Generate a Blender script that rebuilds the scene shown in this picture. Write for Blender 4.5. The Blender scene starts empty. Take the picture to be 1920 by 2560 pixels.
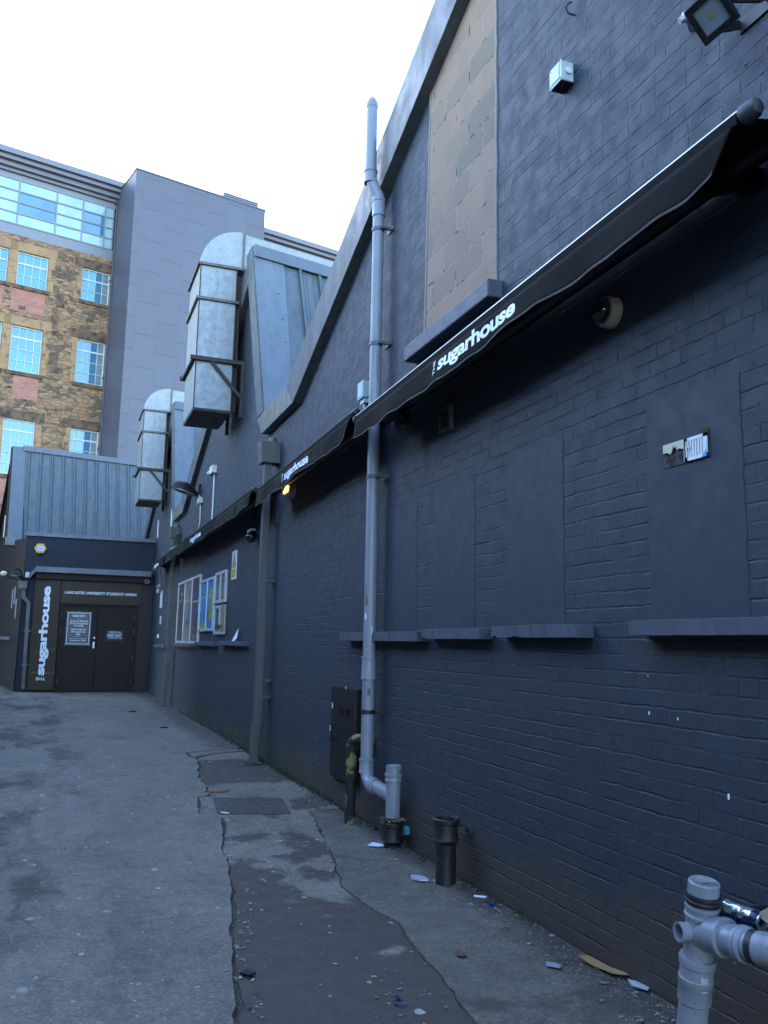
import bpy, bmesh, math, random
from mathutils import Vector as V, Matrix
random.seed(7)
SC = bpy.context.scene
COL = SC.collection

# ------------------------------------------------------------------ camera, sky, sun, exposure
cam_d = bpy.data.cameras.new("camera")
cam = bpy.data.objects.new("camera", cam_d)
COL.objects.link(cam)
cam_d.sensor_fit = 'VERTICAL'
cam_d.sensor_height = 36.0
cam_d.sensor_width = 27.0
cam_d.lens = 36.0 * 2145.0 / 2560.0
cam_d.clip_start = 0.05
cam_d.clip_end = 600.0
Yc = V(((121 * 1920 / 1659 - 960) / 2145, -(1377 * 1920 / 1659 - 1280) / 2145, -1)).normalized()
Uc = V(((1238 - 960) / 2145, -(-12730 - 1280) / 2145, -1)).normalized()
Uc = (Uc - Yc * Uc.dot(Yc)).normalized()
Xc = Yc.cross(Uc)
cam.matrix_world = Matrix.Translation((0, 0, 1.6)) @ Matrix((Xc, Yc, Uc)).to_4x4()
SC.camera = cam

SUN_EL, SUN_AZ = math.radians(21), math.radians(-15)      # straight ahead, behind the mill: the whole alley is in its shade
w = bpy.data.worlds.new("World")
SC.world = w
w.use_nodes = True
wt = w.node_tree
bg = wt.nodes["Background"]
sky = wt.nodes.new("ShaderNodeTexSky")
sky.sky_type = 'NISHITA'
sky.sun_disc = False
sky.sun_elevation = SUN_EL
sky.sun_rotation = SUN_AZ
sky.air_density = 1.0
sky.dust_density = 0.4
sky.ozone_density = 2.5
wt.links.new(sky.outputs[0], bg.inputs[0])
bg.inputs[1].default_value = 0.13
sun_d = bpy.data.lights.new("sun", 'SUN')
sun = bpy.data.objects.new("sun", sun_d)
COL.objects.link(sun)
sun_d.energy = 3.0
sun_d.angle = math.radians(0.53)
sun_d.color = (1.0, 0.95, 0.88)
sd = V((math.sin(SUN_AZ) * math.cos(SUN_EL), math.cos(SUN_AZ) * math.cos(SUN_EL), math.sin(SUN_EL)))
sun.rotation_euler = sd.to_track_quat('Z', 'Y').to_euler()
SC.view_settings.view_transform = 'Standard'
SC.view_settings.look = 'None'
SC.view_settings.exposure = 3.5
SC.view_settings.gamma = 1.0
SC.cycles.max_bounces = 6
SC.cycles.diffuse_bounces = 4
SC.cycles.use_denoising = True
SC.render.film_transparent = False

# ------------------------------------------------------------------ helpers
class MB:
    """collects faces; every face keeps a material slot index"""
    def __init__(s):
        s.v, s.f, s.m, s.sm = [], [], [], []
    def face(s, pts, m=0, smooth=False):
        i = len(s.v)
        s.v += [V(p) for p in pts]
        s.f.append(list(range(i, i + len(pts))))
        s.m.append(m); s.sm.append(smooth)
        return s
    def box(s, a, b, m=0):
        x0, y0, z0 = [min(p, q) for p, q in zip(a, b)]
        x1, y1, z1 = [max(p, q) for p, q in zip(a, b)]
        return s.hexa([(x0, y0, z0), (x1, y0, z0), (x1, y1, z0), (x0, y1, z0)], [(x0, y0, z1), (x1, y0, z1), (x1, y1, z1), (x0, y1, z1)], m)
    def hexa(s, lo, hi, m=0):
        i = len(s.v)
        n = len(lo)
        s.v += [V(p) for p in lo] + [V(p) for p in hi]
        s.f.append([i + k for k in reversed(range(n))]); s.m.append(m); s.sm.append(False)
        s.f.append([i + n + k for k in range(n)]); s.m.append(m); s.sm.append(False)
        for k in range(n):
            j = (k + 1) % n
            s.f.append([i + k, i + j, i + n + j, i + n + k]); s.m.append(m); s.sm.append(False)
        return s
    def prism(s, pts, d, m=0):
        d = V(d)
        return s.hexa([V(p) for p in pts], [V(p) + d for p in pts], m)
    def obox(s, c, ax, m=0):
        """box from centre and three half-axis vectors"""
        c = V(c); a, b, d = [V(q) for q in ax]
        return s.hexa([c - a - b - d, c + a - b - d, c + a + b - d, c - a + b - d], [c - a - b + d, c + a - b + d, c + a + b + d, c - a + b + d], m)
    def bar(s, p, q, w, h=None, m=0, up=(0, 0, 1)):
        p, q = V(p), V(q)
        h = h or w
        t = (q - p).normalized()
        sd = t.cross(V(up))
        if sd.length < 1e-4: sd = t.cross(V((1, 0, 0)))
        sd.normalize()
        n = sd.cross(t)
        return s.obox((p + q) / 2, (sd * w / 2, (q - p) / 2, n * h / 2), m)
    def tube(s, path, r, seg=20, m=0, caps=True, smooth=True):
        path = [V(p) for p in path]
        rs = r if isinstance(r, (list, tuple)) else [r] * len(path)
        i0 = len(s.v)
        t0 = (path[1] - path[0]).normalized()
        a = t0.orthogonal().normalized()
        for k, p in enumerate(path):
            if k == 0: t = t0
            elif k == len(path) - 1: t = (path[-1] - path[-2]).normalized()
            else: t = ((path[k] - path[k - 1]).normalized() + (path[k + 1] - path[k]).normalized()).normalized()
            a = (a - t * a.dot(t)).normalized()
            b = t.cross(a)
            for j in range(seg):
                g = 2 * math.pi * j / seg
                s.v.append(p + (a * math.cos(g) + b * math.sin(g)) * rs[k])
        for k in range(len(path) - 1):
            for j in range(seg):
                j2 = (j + 1) % seg
                s.f.append([i0 + k * seg + j, i0 + k * seg + j2, i0 + (k + 1) * seg + j2, i0 + (k + 1) * seg + j])
                s.m.append(m); s.sm.append(smooth)
        if caps:
            s.f.append([i0 + j for j in reversed(range(seg))]); s.m.append(m); s.sm.append(False)
            e = i0 + (len(path) - 1) * seg
            s.f.append([e + j for j in range(seg)]); s.m.append(m); s.sm.append(False)
        return s
    def lathe(s, base, axis, prof, seg=28, m=0, smooth=True):
        """prof: (distance along axis, radius)"""
        base, axis = V(base), V(axis).normalized()
        a = axis.orthogonal().normalized(); b = axis.cross(a)
        i0 = len(s.v)
        for d, r in prof:
            for j in range(seg):
                g = 2 * math.pi * j / seg
                s.v.append(base + axis * d + (a * math.cos(g) + b * math.sin(g)) * max(r, 1e-4))
        for k in range(len(prof) - 1):
            for j in range(seg):
                j2 = (j + 1) % seg
                s.f.append([i0 + k * seg + j, i0 + k * seg + j2, i0 + (k + 1) * seg + j2, i0 + (k + 1) * seg + j])
                s.m.append(m); s.sm.append(smooth)
        return s
    def add_mesh(s, verts, faces, m=0):
        i = len(s.v)
        s.v += [V(p) for p in verts]
        for f in faces:
            s.f.append([i + k for k in f]); s.m.append(m); s.sm.append(False)
        return s

ORG = {}
def islands(mb, key):
    par = list(range(len(mb.v)))
    def find(i):
        while par[i] != i: par[i] = par[par[i]]; i = par[i]
        return i
    for f in mb.f:
        for k in f[1:]: par[find(k)] = find(f[0])
    cen = {}
    for i, p in enumerate(mb.v):
        c = cen.setdefault(find(i), [V(), 0]); c[0] += p; c[1] += 1
    out = {}
    for f, m, sm in zip(mb.f, mb.m, mb.sm):
        r = find(f[0]); k = key(cen[r][0] / cen[r][1]) if callable(key) else r
        n, mp = out.setdefault(k, (MB(), {}))
        for i in f:
            if i not in mp: mp[i] = len(n.v); n.v.append(mb.v[i])
        n.f.append([mp[i] for i in f]); n.m.append(m); n.sm.append(sm)
    return [n for n, _ in out.values()]
def obj(name, mb, mats, parent=None, bevel=0, local=False, seg=2, split=None):
    if split:
        return [obj(name, q, mats, parent, bevel, local, seg) for q in islands(mb, split)][0]
    """links a collected mesh as ONE object; vertices come in world space unless local=True"""
    mats = mats if isinstance(mats, (list, tuple)) else [mats]
    me = bpy.data.meshes.new(name)
    if parent is not None:
        inv = ORG[parent.name].inverted()
    elif local: inv = Matrix()
    else: inv = Matrix()
    vs = mb.v if local else [inv @ p for p in mb.v]
    me.from_pydata([tuple(p) for p in vs], [], mb.f)
    for mt in mats: me.materials.append(mt)
    me.polygons.foreach_set("material_index", mb.m)
    me.polygons.foreach_set("use_smooth", mb.sm)
    me.update()
    bm = bmesh.new(); bm.from_mesh(me)
    if any(mb.sm): bmesh.ops.remove_doubles(bm, verts=bm.verts, dist=2e-5)
    bmesh.ops.recalc_face_normals(bm, faces=bm.faces)
    bm.to_mesh(me); bm.free()
    if any(mb.sm):
        me.set_sharp_from_angle(angle=math.radians(38))
    o = bpy.data.objects.new(name, me)
    COL.objects.link(o)
    if parent is not None:
        o.parent = parent
        ORG[o.name] = ORG[parent.name]
    else:
        ORG[o.name] = Matrix()
    if bevel:
        b = o.modifiers.new("edge", 'BEVEL'); b.width = bevel; b.segments = seg; b.limit_method = 'ANGLE'; b.angle_limit = math.radians(40)
    return o
def tag(o, label, cat, group=None):
    o["label"] = label; o["category"] = cat
    if group: o["group"] = group
    return o
def thing(name, label, cat, loc=(0, 0, 0), rz=0.0, group=None):
    o = bpy.data.objects.new(name, None)
    COL.objects.link(o)
    o.empty_display_size = 0.2
    o.location = loc; o.rotation_euler = (0, 0, rz)
    ORG[o.name] = Matrix.Translation(loc) @ Matrix.Rotation(rz, 4, 'Z')
    return tag(o, label, cat, group)
def struct(o):
    o["kind"] = "structure"; return o
def copy_tree(o, parent=None):
    c = o.copy(); COL.objects.link(c)
    if parent is not None: c.parent = parent
    for ch in list(o.children): copy_tree(ch, c)
    return c
def single(name, mb, mats, label, cat, loc, bevel=0, group=None):
    """a thing that is one mesh, origin at its base"""
    mb.v = [p - V(loc) for p in mb.v]
    o = obj(name, mb, mats, None, bevel)
    o.location = loc
    return tag(o, label, cat, group)

def text_into(mb, s, o, right, up, w=None, h=None, off=0.0, depth=0.002, m=0, spacing=1.0, center=False):
    """lettering as geometry: origin o (lower left of its box), fitted to width w and/or height h"""
    cu = bpy.data.curves.new("lettering", 'FONT')
    cu.body = s; cu.size = 1.0; cu.offset = off; cu.space_character = spacing; cu.resolution_u = 3
    cu.fill_mode = 'BOTH'; cu.extrude = 0.0
    ob = bpy.data.objects.new("lettering", cu); COL.objects.link(ob)
    bpy.context.view_layer.update()
    me = bpy.data.meshes.new_from_object(ob.evaluated_get(bpy.context.evaluated_depsgraph_get()))
    vs = [v.co.copy() for v in me.vertices]; fs = [list(p.vertices) for p in me.polygons]
    bpy.data.objects.remove(ob); bpy.data.curves.remove(cu); bpy.data.meshes.remove(me)
    x0 = min(v.x for v in vs); x1 = max(v.x for v in vs); y0 = min(v.y for v in vs); y1 = max(v.y for v in vs)
    sx = w / (x1 - x0) if w else None; sy = h / (y1 - y0) if h else None
    sx = sx or sy; sy = sy or sx
    R_, U_ = V(right).normalized(), V(up).normalized(); n = R_.cross(U_)
    o = V(o)
    if center: o = o - R_ * (x1 - x0) * sx / 2
    mb.add_mesh([o + R_ * (v.x - x0) * sx + U_ * (v.y - y0) * sy + n * depth for v in vs], fs, m)
    return mb

# ------------------------------------------------------------------ materials
class NT:
    def __init__(s, name):
        s.mat = bpy.data.materials.new(name); s.mat.use_nodes = True
        s.t = s.mat.node_tree; s.b = s.t.nodes["Principled BSDF"]
        s.co = s.n('ShaderNodeTexCoord').outputs['Object']
    def n(s, ty, **kw):
        nd = s.t.nodes.new(ty)
        for k, v in kw.items():
            if k.startswith('_'): setattr(nd, k[1:], v)
            else: s.set(nd.inputs[k.replace('__', ' ')] if not k.isdigit() else nd.inputs[int(k)], v)
        return nd
    def set(s, inp, v):
        if isinstance(v, bpy.types.NodeSocket): s.t.links.new(v, inp)
        else:
            if inp.type == 'RGBA' and len(v) == 3: v = (*v, 1)
            inp.default_value = v
    def math(s, op, a, b=0.0, c=0.0, clamp=False):
        nd = s.t.nodes.new('ShaderNodeMath'); nd.operation = op; nd.use_clamp = clamp
        s.set(nd.inputs[0], a); s.set(nd.inputs[1], b); s.set(nd.inputs[2], c)
        return nd.outputs[0]
    def noise(s, scale, detail=4, rough=0.55, co=None, dist=0.0, col=False):
        nd = s.n('ShaderNodeTexNoise', Scale=scale, Detail=detail, Roughness=rough, Distortion=dist, Vector=co if co is not None else s.co)
        return nd.outputs['Color' if col else 'Fac']
    def ramp(s, fac, a, b, lo=0.0, hi=1.0):
        nd = s.n('ShaderNodeMapRange', _clamp=True, _interpolation_type='SMOOTHSTEP')
        s.set(nd.inputs[0], fac); s.set(nd.inputs[1], a); s.set(nd.inputs[2], b); s.set(nd.inputs[3], lo); s.set(nd.inputs[4], hi)
        return nd.outputs[0]
    def mix(s, fac, a, b, ty='MIX'):
        nd = s.t.nodes.new('ShaderNodeMix'); nd.data_type = 'RGBA'; nd.blend_type = ty
        s.set(nd.inputs[0], fac); s.set(nd.inputs[6], a); s.set(nd.inputs[7], b)
        return nd.outputs[2]
    def sep(s, v=None):
        nd = s.n('ShaderNodeSeparateXYZ'); s.set(nd.inputs[0], v if v is not None else s.co)
        return nd.outputs
    def comb(s, x, y, z=0.0):
        nd = s.n('ShaderNodeCombineXYZ'); s.set(nd.inputs[0], x); s.set(nd.inputs[1], y); s.set(nd.inputs[2], z)
        return nd.outputs[0]
    def scale(s, k, v=None):
        nd = s.n('ShaderNodeVectorMath', _operation='MULTIPLY'); s.set(nd.inputs[0], v if v is not None else s.co); s.set(nd.inputs[1], k)
        return nd.outputs[0]
    def addv(s, a, b):
        nd = s.n('ShaderNodeVectorMath', _operation='ADD'); s.set(nd.inputs[0], a); s.set(nd.inputs[1], b)
        return nd.outputs[0]
    def bump(s, h, strength, dist=0.01, normal=None):
        nd = s.n('ShaderNodeBump', Strength=strength, Distance=dist, Height=h)
        if normal is not None: s.set(nd.inputs['Normal'], normal)
        return nd.outputs[0]
    def out(s, col, rough=0.6, metal=0.0, normal=None, spec=0.5):
        s.set(s.b.inputs['Base Color'], col); s.set(s.b.inputs['Roughness'], rough); s.set(s.b.inputs['Metallic'], metal)
        s.set(s.b.inputs['Specular IOR Level'], spec)
        if normal is not None: s.set(s.b.inputs['Normal'], normal)
        return s.mat

def plain(name, col, rough=0.5, metal=0.0, var=0.2, vs=4.0, bump=0.15, bs=70.0, dirt=None, dscale=5.0, dlo=0.55, dhi=0.75, spec=0.5, streak=False):
    t = NT(name)
    f = t.noise(vs, 5, 0.6)
    c = t.mix(f, tuple(k * (1 - var) for k in col), tuple(min(1, k * (1 + var)) for k in col))
    if dirt:
        co = t.scale((1, 1, 0.12)) if streak else t.co
        c = t.mix(t.ramp(t.noise(dscale, 6, 0.65, co), dlo, dhi), c, dirt)
    n = t.bump(t.noise(bs, 3, 0.6), bump, 0.004) if bump else None
    r = t.ramp(t.noise(vs * 2.3, 4), 0.2, 0.8, rough - 0.08, rough + 0.1)
    return t.out(c, r, metal, n, spec)

def brick_paint(name, base, axis='y', rowh=0.0825, bw=0.235, strength=0.6, brown=True, spec=0.35):
    t = NT(name)
    x, y, z = t.sep()
    h = y if axis == 'y' else x
    p = t.comb(h, z, 0.0)
    wob = t.noise(5.0, 3, 0.6, p, col=True)
    wob = t.scale((0.028, 0.022, 0), t.addv(wob, (-0.5, -0.5, 0)))
    wob2 = t.scale((0.016, 0.012, 0), t.addv(t.noise(32.0, 4, 0.65, p, col=True), (-0.5, -0.5, 0)))
    pp = t.addv(t.addv(p, wob), wob2)
    ph, pz, _ = t.sep(pp)
    rowf = t.math('DIVIDE', pz, rowh); row = t.math('FLOOR', rowf); fz = t.math('FRACT', rowf)
    wn = t.n('ShaderNodeTexWhiteNoise', _noise_dimensions='1D'); t.set(wn.inputs['W'], row); rr = wn.outputs['Value']
    bwr = t.math('MULTIPLY', t.math('SUBTRACT', 1.0, t.math('MULTIPLY', t.math('GREATER_THAN', rr, 0.74), 0.5)), bw)
    cf = t.math('ADD', t.math('DIVIDE', ph, bwr), t.math('ADD', t.math('MULTIPLY', row, 0.5), t.math('MULTIPLY', rr, 0.3)))
    cell = t.math('FLOOR', cf); fv = t.math('FRACT', cf)
    dz = t.math('MULTIPLY', t.math('MINIMUM', fz, t.math('SUBTRACT', 1.0, fz)), rowh)
    dv = t.math('MULTIPLY', t.math('MINIMUM', fv, t.math('SUBTRACT', 1.0, fv)), bwr)
    wn2 = t.n('ShaderNodeTexWhiteNoise', _noise_dimensions='2D'); t.set(wn2.inputs['Vector'], t.comb(cell, row)); rnd = wn2.outputs['Value']
    jh = t.math('MULTIPLY', t.ramp(dz, 0.0085, 0.0015), t.ramp(t.noise(3.4, 5, 0.75, t.scale((0.6, 2.2, 1), p)), 0.40, 0.64, 0.06, 0.9))
    jv = t.math('MULTIPLY', t.ramp(dv, 0.0075, 0.0015), t.ramp(t.noise(5.1, 4, 0.7, p), 0.42, 0.60, 0.0, 0.75))
    joint = t.math('MULTIPLY', t.math('MAXIMUM', jh, jv), t.ramp(t.noise(16.0, 4, 0.65, p), 0.30, 0.58, 0.25, 1.0))
    fine = t.noise(85.0, 5, 0.7, p)
    lump = t.noise(11.0, 4, 0.6, p)
    chips = t.ramp(t.noise(26.0, 4, 0.7, t.scale((1, 1.7, 1), p)), 0.66, 0.78)
    hgt = t.math('MULTIPLY_ADD', joint, -1.0, t.math('MULTIPLY', rnd, 0.35))
    hgt = t.math('MULTIPLY_ADD', lump, 0.55, hgt)
    hgt = t.math('MULTIPLY_ADD', fine, 0.26, hgt)
    hgt = t.math('MULTIPLY_ADD', chips, -0.55, hgt)
    nrm = t.bump(hgt, strength, 0.013)
    c = t.mix(t.noise(0.55, 5, 0.6, p), tuple(k * 0.82 for k in base), tuple(k * 1.16 for k in base))
    c = t.mix(t.math('MULTIPLY', rnd, 0.25), c, tuple(k * 1.3 for k in base))
    c = t.mix(t.math('MULTIPLY', joint, 0.55), c, tuple(k * 0.4 for k in base))
    # pale scuffs and paint runs
    sc = t.ramp(t.noise(3.2, 6, 0.72, t.scale((1, 0.25, 1), p)), 0.66, 0.80, 0.0, 0.4)
    c = t.mix(sc, c, tuple(k * 1.9 for k in base))
    if brown:
        edge = t.math('MULTIPLY_ADD', t.noise(1.9, 6, 0.7, p), 0.95, -0.12)          # ragged top of the splash dirt
        k = t.math('SUBTRACT', edge, t.math('ADD', z, 0.0))
        near = t.ramp(h, 9.5, 12.5, 1.0, 0.35)
        c = t.mix(t.math('MULTIPLY', t.ramp(k, -0.22, 0.18), t.math('MULTIPLY', near, 0.85)), c, (0.066, 0.050, 0.038))
        al = t.math('MULTIPLY', t.ramp(t.noise(4.2, 6, 0.75, p), 0.44, 0.62), t.math('MULTIPLY', t.ramp(z, 0.10, 0.42, 1.0, 0.0), t.math('MULTIPLY', t.ramp(h, 8.8, 10.5), t.ramp(h, 17.5, 21.0, 1.0, 0.0))))
        c = t.mix(t.math('MULTIPLY', al, 0.95), c, (0.060, 0.064, 0.018))
    return t.out(c, t.ramp(t.noise(7.0, 4, 0.6, p), 0.3, 0.7, 0.58, 0.74), 0.0, nrm, spec)

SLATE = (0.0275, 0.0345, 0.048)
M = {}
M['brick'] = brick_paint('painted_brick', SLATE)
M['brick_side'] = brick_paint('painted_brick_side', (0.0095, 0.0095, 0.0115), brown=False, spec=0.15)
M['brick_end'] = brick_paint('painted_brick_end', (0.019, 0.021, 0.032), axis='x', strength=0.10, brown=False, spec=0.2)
def render_mat():
    t = NT('painted_render')
    p = t.comb(t.sep()[1], t.sep()[2])
    c = t.mix(t.noise(2.2, 6, 0.65, p), tuple(k * 0.86 for k in SLATE), tuple(k * 1.2 for k in SLATE))
    c = t.mix(t.ramp(t.noise(6.0, 6, 0.7, t.scale((1, 0.3, 1), p)), 0.6, 0.8, 0, 0.25), c, tuple(k * 1.7 for k in SLATE))
    hgt = t.math('MULTIPLY_ADD', t.noise(60.0, 5, 0.7, p), 0.35, t.noise(5.0, 5, 0.6, p))
    hgt = t.math('MULTIPLY_ADD', t.ramp(t.noise(20.0, 4, 0.7, p), 0.64, 0.74), -0.4, hgt)
    return t.out(c, t.ramp(t.noise(9.0, 4), 0.3, 0.7, 0.58, 0.72), 0, t.bump(hgt, 0.35, 0.010), 0.35)
M['render'] = render_mat()
M['sill'] = plain('painted_stone_sill', (0.058, 0.064, 0.086), 0.6, var=0.25, vs=7, bump=0.5, bs=40, dirt=(0.11, 0.12, 0.14), dscale=9, dlo=0.66, dhi=0.8)

def block_mat():
    t = NT('concrete_blockwork')
    x, y, z = t.sep()
    p = t.comb(t.math('ADD', y, 0.06), t.math('SUBTRACT', z, 4.16), 0)
    pp = t.addv(p, t.scale((0.012, 0.012, 0), t.addv(t.noise(18, 4, 0.6, p, col=True), (-0.5, -0.5, 0))))
    br = t.n('ShaderNodeTexBrick', Vector=pp, Color1=(0, 0, 0), Color2=(1, 1, 1), Mortar=(0.5, 0.5, 0.5), Scale=1.0, _offset=0.5)
    br.inputs['Mortar Size'].default_value = 0.008; br.inputs['Mortar Smooth'].default_value = 0.3
    br.inputs['Brick Width'].default_value = 0.452; br.inputs['Row Height'].default_value = 0.226
    fac, rnd = br.outputs['Fac'], t.sep(br.outputs['Color'])[0]
    c = t.mix(t.ramp(rnd, 0.1, 0.9), (0.325, 0.216, 0.158), (0.270, 0.186, 0.140))
    c = t.mix(t.ramp(rnd, 0.90, 0.92), c, (0.215, 0.168, 0.128))
    c = t.mix(t.ramp(t.noise(240, 2, 0.8, p), 0.58, 0.72, 0, 0.55), c, (0.50, 0.39, 0.28))
    c = t.mix(t.ramp(t.noise(170, 2, 0.8, p), 0.60, 0.72, 0, 0.5), c, (0.12, 0.09, 0.06))
    c = t.mix(t.ramp(t.noise(2.5, 5, 0.6, p), 0.35, 0.7, 0.0, 0.35), c, (0.19, 0.16, 0.125))
    gap = t.math('MULTIPLY', fac, t.ramp(t.noise(7, 4, 0.6, p), 0.52, 0.64))
    c = t.mix(t.math('MULTIPLY', fac, 0.75), c, (0.345, 0.25, 0.175))
    c = t.mix(gap, c, (0.05, 0.04, 0.035))
    hgt = t.math('MULTIPLY_ADD', gap, -1.2, t.math('MULTIPLY', t.noise(140, 3, 0.7, p), 0.5))
    hgt = t.math('MULTIPLY_ADD', fac, -0.35, hgt)
    return t.out(c, 0.9, 0, t.bump(hgt, 0.7, 0.01), 0.2)
M['block'] = block_mat()
M['mortar'] = plain('mortar', (0.25, 0.215, 0.19), 0.9, var=0.25, vs=20, bump=0.6, bs=50, spec=0.2)

def stone_mat():
    t = NT('rubble_sandstone')
    x, y, z = t.sep()
    p = t.comb(x, t.math('MULTIPLY', z, 2.0), 0)
    pp = t.addv(p, t.scale((0.22, 0.18, 0), t.addv(t.noise(1.8, 4, 0.6, p, col=True), (-0.5, -0.5, 0))))
    vo = t.n('ShaderNodeTexVoronoi', Vector=pp, Scale=3.1, Randomness=0.9)
    ed = t.n('ShaderNodeTexVoronoi', Vector=pp, Scale=3.1, Randomness=0.9, _feature='DISTANCE_TO_EDGE')
    r, g, b = t.sep(vo.outputs['Color'])
    c = t.mix(r, (0.205, 0.122, 0.068), (0.290, 0.182, 0.106))
    c = t.mix(t.ramp(g, 0.72, 0.80), c, (0.092, 0.070, 0.055))
    c = t.mix(t.ramp(b, 0.88, 0.93), c, (0.20, 0.115, 0.075))
    c = t.mix(t.ramp(t.noise(0.35, 5, 0.65), 0.5, 0.72, 0, 0.55), c, (0.125, 0.090, 0.062))
    c = t.mix(t.ramp(t.noise(9, 4, 0.7), 0.4, 0.7, 0, 0.4), c, (0.25, 0.165, 0.095))
    c = t.mix(t.ramp(ed.outputs['Distance'], 0.0, 0.05, 0.8, 0.0), c, (0.155, 0.115, 0.075))
    hgt = t.math('MULTIPLY_ADD', t.noise(22, 4, 0.7), 0.4, t.ramp(ed.outputs['Distance'], 0.0, 0.10))
    return t.out(c, 0.9, 0, t.bump(hgt, 0.8, 0.04), 0.2)
M['stone'] = stone_mat()
M['lintel'] = plain('sooty_dressed_stone', (0.125, 0.082, 0.053), 0.9, var=0.45, vs=2.5, bump=0.4, bs=25, dirt=(0.045, 0.038, 0.033), dscale=3, dlo=0.45, dhi=0.62, spec=0.2)
M['quoin'] = plain('dressed_sandstone', (0.27, 0.175, 0.095), 0.9, var=0.35, vs=2.0, bump=0.4, bs=25, dirt=(0.07, 0.055, 0.045), dscale=2.2, dlo=0.52, dhi=0.68, spec=0.2)
def redbrick():
    t = NT('red_brick_infill')
    x, y, z = t.sep(); p = t.comb(x, z)
    br = t.n('ShaderNodeTexBrick', Vector=p, Color1=(0.26, 0.095, 0.075), Color2=(0.32, 0.14, 0.11), Mortar=(0.22, 0.14, 0.11), Scale=1.0)
    br.inputs['Mortar Size'].default_value = 0.008; br.inputs['Brick Width'].default_value = 0.235; br.inputs['Row Height'].default_value = 0.08
    c = t.mix(t.ramp(t.noise(2.0, 5, 0.7), 0.4, 0.7, 0, 0.55), br.outputs['Color'], (0.35, 0.20, 0.16))
    return t.out(c, 0.9, 0, t.bump(br.outputs['Fac'], -0.4, 0.01), 0.2)
M['redbrick'] = redbrick()

def tower_mat():
    t = NT('fibre_cement_cladding')
    x, y, z = t.sep()
    h = t.math('ADD', x, y)
    br = t.n('ShaderNodeTexBrick', Vector=t.comb(z, h), Color1=(0, 0, 0), Color2=(1, 1, 1), Mortar=(0.5, 0.5, 0.5), Scale=1.0, _offset=0.5)
    br.inputs['Mortar Size'].default_value = 0.014; br.inputs['Mortar Smooth'].default_value = 0.1
    br.inputs['Brick Width'].default_value = 1.56; br.inputs['Row Height'].default_value = 1.06
    rnd = t.sep(br.outputs['Color'])[0]
    c = t.mix(rnd, (0.073, 0.078, 0.104), (0.080, 0.085, 0.112))
    c = t.mix(t.ramp(t.noise(0.35, 4, 0.6), 0.3, 0.75, 0, 0.5), c, (0.068, 0.072, 0.096))
    row = t.math('ABSOLUTE', t.math('SUBTRACT', t.math('FRACT', t.math('DIVIDE', h, 1.06)), 0.5))
    vert = t.ramp(row, 0.470, 0.485, 0.0, 0.75)
    c = t.mix(t.math('MULTIPLY', br.outputs['Fac'], t.math('SUBTRACT', 1.0, vert)), c, (0.035, 0.036, 0.045))
    return t.out(c, 0.55, 0, t.bump(br.outputs['Fac'], -0.2, 0.02), 0.4)
M['tower'] = tower_mat()
M['tower_cap'] = plain('dark_coping_metal', (0.06, 0.065, 0.08), 0.5, 0.0, var=0.15, vs=1)
M['clad'] = plain('grey_cladding_metal', (0.135, 0.145, 0.175), 0.45, 0.0, var=0.12, vs=0.8, bump=0.05)
M['eave'] = plain('eaves_metal', (0.115, 0.122, 0.15), 0.5, 0.0, var=0.12, vs=1.0, bump=0.05)
M['mullion'] = plain('grey_window_metal', (0.14, 0.155, 0.19), 0.45, var=0.1, bump=0)
M['white_frame'] = plain('white_window_paint', (0.40, 0.42, 0.42), 0.5, var=0.08, vs=3, bump=0.0)
def glass(name, col, rough=0.03, ior=1.9, var=None):
    t = NT(name)
    x, y, z = t.sep()
    c = col
    if var: c = t.mix(t.ramp(t.noise(0.8, 3, 0.5, t.scale((1, 1, 0.6))), 0.42, 0.58), col, var)
    t.b.inputs['IOR'].default_value = ior
    return t.out(c, rough, 0, t.bump(t.noise(0.7, 2, 0.5), 0.06, 0.05), 0.5)
M['glass'] = glass('sky_reflecting_glass', (0.02, 0.15, 0.185), ior=1.75, var=(0.03, 0.19, 0.22))
M['glass_dark'] = glass('blue_glass', (0.02, 0.10, 0.20), ior=1.9, var=(0.03, 0.13, 0.22))
M['glass_pale'] = glass('pale_blind_glass', (0.24, 0.36, 0.385), ior=1.7, var=(0.21, 0.32, 0.35))
M['curtain'] = plain('grey_blind', (0.10, 0.15, 0.16), 0.3, var=0.3, vs=2)

def sheet_mat(name, col, streaks=0.35, alg=0.0, spec=0.5):
    t = NT(name)
    st = t.noise(3.0, 6, 0.65, t.scale((2.2, 2.2, 0.16)))
    c = t.mix(t.ramp(st, 0.3, 0.75), tuple(k * (1 + streaks * 0.4) for k in col), tuple(k * (1 - streaks) for k in col))
    c = t.mix(t.ramp(t.noise(40, 3, 0.7), 0.62, 0.8, 0, 0.35), c, tuple(k * 0.6 for k in col))
    if alg:
        a = t.ramp(t.noise(2.6, 6, 0.75, t.scale((1.5, 1.5, 0.5))), 0.47, 0.66, 0, alg)
        c = t.mix(a, c, (0.072, 0.078, 0.030))
    return t.out(c, t.ramp(t.noise(6, 4), 0.3, 0.7, 0.38, 0.55), 0.0, t.bump(t.noise(3.0, 3), 0.12, 0.02), spec)
M['roof'] = sheet_mat('coated_roof_sheet', (0.072, 0.085, 0.092), 0.3)
M['roof_lap'] = sheet_mat('roof_sheet_lap', (0.022, 0.026, 0.029), 0.3)
M['flash'] = sheet_mat('coated_flashing', (0.105, 0.120, 0.135), 0.2)
M['verge'] = sheet_mat('verge_metal', (0.085, 0.092, 0.105), 0.35, 0.3, 0.2)
M['verge_green'] = sheet_mat('verge_metal_algae', (0.115, 0.120, 0.118), 0.5, 0.95)
M['roof_back'] = sheet_mat('roof_sheet_back', (0.16, 0.18, 0.2), 0.2)
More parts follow.
